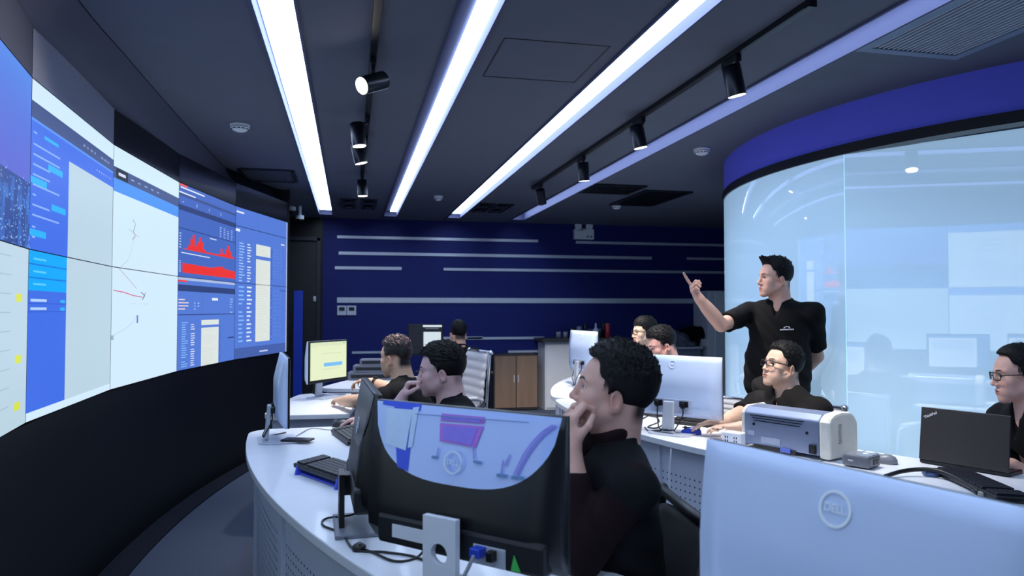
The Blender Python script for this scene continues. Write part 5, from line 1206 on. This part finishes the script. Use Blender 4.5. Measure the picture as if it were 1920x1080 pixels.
# ------------------------------------------------------------------ chairs
def chair(label, p, head, style='black', arms=True, seat_z=.46, group='office chairs', bh=.40):
    """p floor position of the seat centre, head: direction the sitter faces (radians)"""
    t = thing('office_chair', label, 'chair', (p[0], p[1], 0), head-PI/2, group)
    sm, fm = (CHAIRW, CHROME) if style == 'white' else (MESHB, BLACK_PL)
    m = MB(); m.box((0, .01, seat_z-.035), (.48, .47, .06)); m.build('seat', sm, t, bevel=.025, seg=3)
    if style == 'white':
        n = 7
        for k in range(n):
            z = seat_z+.10+k*.082; y = -.225-.045*math.sin(k/(n-1)*2.2)-.012*k
            pass
        m = MB(); V = []; Fq = []; nz, nx = 57, 8
        for j in range(nz+1):
            s = j/nz; z = seat_z+.06+s*bh; y = -.225-.05*s+.02*math.sin(s*PI)
            bulge = .010*abs(math.sin(s*PI*7))
            for i in range(nx+1): u = i/nx*2-1; V.append((u*.235, y+.020*(u*u)+bulge, z))
        for j in range(nz+1):
            s = j/nz; z = seat_z+.06+s*bh; y = -.225-.05*s+.02*math.sin(s*PI)
            bulge = .008*abs(math.sin(s*PI*7))
            for i in range(nx+1): u = i/nx*2-1; V.append((u*.235, y+.020*(u*u)-.020-bulge, z))
        o = (nz+1)*(nx+1); q = lambda i, j, b=0: b*o+j*(nx+1)+i
        for j in range(nz):
            for i in range(nx): Fq += [(q(i, j), q(i+1, j), q(i+1, j+1), q(i, j+1)), (q(i, j, 1), q(i, j+1, 1), q(i+1, j+1, 1), q(i+1, j, 1))]
            Fq += [(q(0, j), q(0, j+1), q(0, j+1, 1), q(0, j, 1)), (q(nx, j), q(nx, j, 1), q(nx, j+1, 1), q(nx, j+1))]
        for i in range(nx): Fq += [(q(i, 0), q(i, 0, 1), q(i+1, 0, 1), q(i+1, 0)), (q(i, nz), q(i+1, nz), q(i+1, nz, 1), q(i, nz, 1))]
        m.add(V, Fq, True); o = m.build('backrest', sm, t); o['label'] = 'white ribbed backrest'
    else:
        m = MB(); V = []; Fq = []; nz, nx = 14, 10
        for b in (0, 1):
            for j in range(nz+1):
                s = j/nz; z = seat_z+.05+s*bh; y = -.23-.06*s+.05*math.sin(s*PI)*.6-(.018 if b else 0); ww = .225*(1-.25*abs(2*s-1)**3)
                for i in range(nx+1): u = i/nx*2-1; V.append((u*ww, y+.035*u*u, z))
        o = (nz+1)*(nx+1); q = lambda i, j, b=0: b*o+j*(nx+1)+i
        for j in range(nz):
            for i in range(nx): Fq += [(q(i, j), q(i+1, j), q(i+1, j+1), q(i, j+1)), (q(i, j, 1), q(i, j+1, 1), q(i+1, j+1, 1), q(i+1, j, 1))]
            Fq += [(q(0, j), q(0, j+1), q(0, j+1, 1), q(0, j, 1)), (q(nx, j), q(nx, j, 1), q(nx, j+1, 1), q(nx, j+1))]
        for i in range(nx): Fq += [(q(i, 0), q(i, 0, 1), q(i+1, 0, 1), q(i+1, 0)), (q(i, nz), q(i+1, nz), q(i+1, nz, 1), q(i, nz, 1))]
        m.add(V, Fq, True); m.build('backrest', sm, t)
    m = MB()
    for s in (-1, 1): m.tube(smooth_path([(s*.15, -.05, seat_z-.075), (s*.2, -.20, seat_z-.05), (s*.238, -.245, seat_z+.08), (s*.240, -.270, seat_z+.06+bh*.7), (s*.238, -.285, seat_z+bh+.075)], 5), .013, 8)
    top = seat_z+bh+.07; m.tube([(-.25, -.285, top), (.25, -.285, top)], .016, 10)
    for s in (-1, 1): m.ell((s*.255, -.285, top), (.022, .022, .022), n=8)
    m.build('back_frame', fm, t)
    if arms:
        for s in (-1, 1):
            m = MB(); m.tube(smooth_path([(s*.255, -.20, seat_z-.02), (s*.275, -.21, seat_z+.10), (s*.278, -.19, seat_z+.19), (s*.278, -.02, seat_z+.205), (s*.278, .12, seat_z+.18), (s*.27, .15, seat_z+.08), (s*.25, .10, seat_z-.03)], 6), .013, 8); a = m.build('armrest', fm, t)
            m = MB(); m.box((s*.278, -.03, seat_z+.215), (.05, .25, .025)); m.build('arm_pad', sm if style == 'white' else BLACK_PL, a, bevel=.01)
    m = MB(); m.cyl((0, 0, .09), (0, 0, seat_z-.06), .025); m.cyl((0, 0, seat_z-.10), (0, 0, seat_z-.06), .06, .09); m.build('gas_column', fm, t)
    m = MB()
    for k in range(5): a = 2*PI*k/5+.3; m.tube([(0, 0, .105), (math.cos(a)*.15, math.sin(a)*.15, .095), (math.cos(a)*.29, math.sin(a)*.29, .068)], [.026, .020, .014], 8)
    m.build('star_base', fm, t)
    for k in range(5):
        a = 2*PI*k/5+.3; m = MB(); c = (math.cos(a)*.29, math.sin(a)*.29, .028); d = np.array([-math.sin(a), math.cos(a), 0])*.018; m.cyl(np.array(c)-d, np.array(c)+d, .028, n=14); m.cyl(c, (c[0], c[1], .07), .008, n=8); m.build('caster', BLACK_PL, t)
    return t
# ------------------------------------------------------------------ the people and their chairs
def ang(h): return math.atan2(heading(h)[1, 1], heading(h)[0, 1])
def seat_for(o, label, style, h, group, back=0.03, side=0., **k):
    f = heading(h)[:, 1]; r = heading(h)[:, 0]; p = np.array(o.location)-f*back+r*side; return chair(label, p, ang(h), style, group=group, **k)
L_ = -CAM_R                                  # towards the left of the view
SHORT = dict(vol=.014, side=.003, len=.016, tufts=240, flow=(0, .35, .45))
# front man, chin on his hand
H = pix(1147, 737, 2.0)
P = person('man in the foreground in black vest over maroon sleeves, hand over his mouth', H, -5, 10, pitch=12, tone=(206, 164, 148), lean=.03, nb=.006, stub=.95, sc=.99,
    style=dict(vol=.018, side=.006, len=.019, tufts=360, flow=(0, .35, .6), front=.090, lift=.42, mess=.14), seed=4,
    armL=(pix(1092, 1040, 1.83), pix(1070, 848, 1.91), dict(f=(-.02*CAM_R+.20*CAM_F+np.array([0, 0, 1.])), p=CAM_R*.9+CAM_F*.5, curl=(62, 70, 78, 82), thumb=.5)),
    armR=(pix(1010, 960, 2.20), pix(1050, 838, 2.15), dict(f=(.1*CAM_R-.35*CAM_F+np.array([0, 0, 1.])), p=CAM_R-.5*CAM_F, curl=(30, 38, 46, 52), thumb=.3)),
    shirt=VEST_CLOTH, sleeve_mat=MAROON, inner=MAROON, sleeve=.66, fine=.0026, logo=(.60, -.085, .045), collar=True, girth=.96, shoulder=.170)
seat_for(P, 'black office chair under the man in the foreground', 'black', 6, 'black office chairs', -.09, bh=.33)
# pointing man
H = pix(1452, 523, 4.55)
Pv = np.array([*(H-heading(58)[:, 1]*.03)[:2], .95])
person('standing man in black polo shirt pointing left at the video wall', H, 9, 56, pitch=2, tone=(224, 178, 158), lean=.03, seated=False, pelvis=Pv, stub=.8, seed=7,
    style=dict(vol=.014, side=.005, len=.020, tufts=300, flow=(0, .6, .5), front=.094, locks=[((0, .06, .118), (-.01, .093, .138), .018, .007), ((-.03, .055, .115), (-.04, .088, .132), .016, .006), ((.03, .058, .115), (.02, .092, .134), .016, .006)]),
    armR=(pix(1352, 609, 4.42), pix(1311, 560, 4.24), dict(f=(-.55*CAM_R*1.0-.35*CAM_F+np.array([0, 0, .62])), p=(.55*CAM_R-.5*CAM_F+np.array([0, 0, .5])), curl=(2, 88, 92, 92), thumb=.75)),
    armL=(pix(1531, 668, 4.62), pix(1496, 705, 4.74), dict(f=(-.9*CAM_R+.1*CAM_F+np.array([0, 0, -.15])), p=(0, 0, 1), curl=(30, 34, 38, 40))),
    shirt=BLACK_CLOTH, fine=.0032, logo=(.68, -.075, .075), shoulder=.195, girth=1.06, look=(0, 0))
# man with glasses by the printer
H = pix(1466, 688, 3.98)
P = person('seated man in charcoal shirt and black glasses, chin raised, behind the printer', H, 15, 38, pitch=13, tone=(214, 178, 156), lean=-.02, stub=.8, seed=11, glasses=dict(w=.025, hgt=.015, thick=.0024),
    style=dict(vol=.014, side=.006, len=.020, tufts=300, flow=(0, .55, .3), front=.088), shirt=CHAR_CLOTH, fine=.0032,
    armR=(pix(1382, 780, 4.02), pix(1358, 790, 3.86), dict(f=L_+np.array([0, 0, -.05]), p=(0, 0, -1), curl=(15, 18, 22, 26), fine=False)),
    armL=(pix(1462, 822, 3.72), pix(1392, 800, 3.70), dict(f=L_+.2*CAM_F, p=(0, 0, -1), curl=(15, 18, 22, 26), fine=False)))
seat_for(P, 'white office chair of the man behind the printer', 'white', 58, 'white office chairs', .05, bh=.33)
# man at the laptop, right edge
H = pix(1912, 704, 3.12)
P = person('man in black-rimmed glasses behind the laptop at the right edge', H, -14, 5, pitch=-4, tone=(222, 176, 160), lean=.12, stub=.9, seed=13, glasses=dict(w=.024, hgt=.016, thick=.002),
    style=dict(vol=.008, side=.005, len=.010, tufts=260, flow=(0, .3, .4), front=.094), fine=.003,
    armL=(pix(1935, 905, 3.0), pix(1895, 872, 2.98), dict(f=L_+.4*CAM_F, p=(0, 0, -1), curl=(25, 28, 32, 36), fine=False)), armR=(pix(1850, 880, 3.35), pix(1830, 868, 3.2), dict(f=L_, p=(0, 0, -1), curl=(25, 28, 32, 36), fine=False)))
seat_for(P, 'white office chair under the man at the right edge', 'white', 20, 'white office chairs', .05)
# man with hand to his nose
H = pix(826, 697, 3.45)
P = person('man in black shirt with his fist at his nose, behind the edge-on black monitor', H, 4, 14, pitch=-2, tone=(206, 170, 168), lean=.16, stub=.5, seed=17, fine=.003,
    style=dict(vol=.018, side=.006, len=.026, tufts=260, flow=(0, .75, .15), front=.078, zmin=.1), shirt=BLACK_CLOTH,
    armL=(pix(722, 800, 3.36), pix(752, 752, 3.38), dict(f=(.42*CAM_R+.1*CAM_F+np.array([0, 0, 1.])), p=CAM_R+np.array([0, 0, -.3]), curl=(84, 88, 92, 95), thumb=.75)),
    armR=(pix(742, 842, 3.84), MOUSE_P+np.array([.13, -.03, .055]), dict(f=MOUSE_P-(MOUSE_P+np.array([.13, -.03, .03])), p=(0, 0, -1), curl=(26, 24, 26, 30), thumb=.2)))
seat_for(P, 'black office chair under the man with the fist at his nose', 'black', 14, 'black office chairs', .02, bh=.26, arms=False)
# man with dyed hair
H = pix(742, 671, 4.5)
DYE = patchy('hair_frosted', (20, 17, 18), (92, 44, 48), (176, 160, 158), 36)
P = person('man with frosted dyed hair and wrist watch, turned to the video wall', H, -30, -5, pitch=-3, tone=(206, 166, 140), lean=.16, stub=1., seed=19, fine=.0034, shirt=CHAR_CLOTH,
    style=dict(vol=.012, side=-.006, len=.024, tufts=240, flow=(0, .55, .4), zmin=.32, mat=DYE, label='black hair with frosted red and blond tips'),
    armL=(pix(672, 752, 4.62), pix(640, 752, 4.9), dict(f=(-.5*CAM_R+.8*CAM_F), p=(0, 0, -1), curl=(20, 22, 26, 30), fine=False)),
    armR=(pix(742, 735, 4.85), pix(700, 716, 4.95), dict(f=(-1*CAM_R+np.array([0, 0, .1])), p=(0, 0, -1), curl=(40, 44, 48, 50), fine=False)), watch=1)
seat_for(P, 'black office chair under the man with frosted hair', 'black', -5, 'black office chairs', .02, bh=.28, arms=False)
# far man facing away
H = pix(859, 626, 7.35)
P = person('far man in black seen from behind, beside the black monitor', H, -68, -60, tone=(206, 160, 136), lean=.10, stub=.9, seed=23, fine=.0045, style=dict(SHORT), shirt=BLACK_CLOTH,
    armL=(pix(835, 690, 7.5), pix(840, 702, 7.7), dict(f=(-.3*CAM_R+CAM_F), p=(0, 0, -1), fine=False)), armR=(pix(905, 690, 7.55), pix(880, 700, 7.8), dict(f=(-.3*CAM_R+CAM_F), p=(0, 0, -1), fine=False)))
seat_for(P, 'black office chair under the far man facing away', 'black', -84, 'black office chairs', .02, bh=.28, arms=False)
p = pix(842, 700, 6.3); chair('empty white ribbed chair left of the brown cabinet', (p[0], p[1]), ang(24), 'white', group='white office chairs', bh=.52)
# two men behind the white monitor
H = pix(1208, 624, 6.3)
P = person('young man in glasses and black shirt behind the white monitor, head up', H, 14, 10, tone=(228, 192, 166), lean=.08, stub=.6, seed=29, fine=.004, glasses=dict(w=.025, hgt=.016, thick=.0022), style=dict(vol=.020, side=.008, len=.022, tufts=200, flow=(0, .7, -.05), front=.062, zmin=.05),
    armL=(pix(1200, 720, 6.1), pix(1165, 722, 6.1), dict(f=L_, p=(0, 0, -1), fine=False)), armR=(pix(1180, 715, 6.5), pix(1160, 718, 6.4), dict(f=L_, p=(0, 0, -1), fine=False)))
seat_for(P, 'white office chair under the young man in glasses', 'white', 40, 'white office chairs', .05, bh=.26)
H = pix(1240, 648, 5.15)
P = person('man with head bowed, only his hair and brow above the white monitor', H, 12, 8, pitch=-18, tone=(224, 172, 158), lean=.16, stub=.9, seed=31, fine=.004, style=dict(vol=.016, side=.003, len=.020, tufts=220, flow=(0, .5, .3)),
    armL=(pix(1235, 760, 4.95), pix(1190, 762, 4.95), dict(f=L_, p=(0, 0, -1), fine=False)), armR=(pix(1215, 750, 5.4), pix(1190, 755, 5.3), dict(f=L_, p=(0, 0, -1), fine=False)))
seat_for(P, 'white office chair under the man with bowed head', 'white', 48, 'white office chairs', .05, bh=.24)
# cord hanging from the under-edge of the white desk
q = ray(1259, 900); q = q[:2]/np.linalg.norm(q[:2]); cc = np.array([CX, CY]); bq = q@cc; dist = bq-math.sqrt(bq*bq-(cc@cc-4.262**2)); a = np.array([*(q*dist), DT-.036])
m = MB(); m.tube(smooth_path([a, a+np.array([-.012, 0, -.15]), a+np.array([-.008, 0, -.35]), a+np.array([-.014, 0, -.50])], 6), .0045, 8); m.cyl(a+np.array([-.014, 0, -.50]), a+np.array([-.018, 0, -.57]), .012, .010, 10)
tag(m.build('hanging_cord', WHITE_PL, origin=a), 'white cord hanging down the perforated desk panel', 'cable')
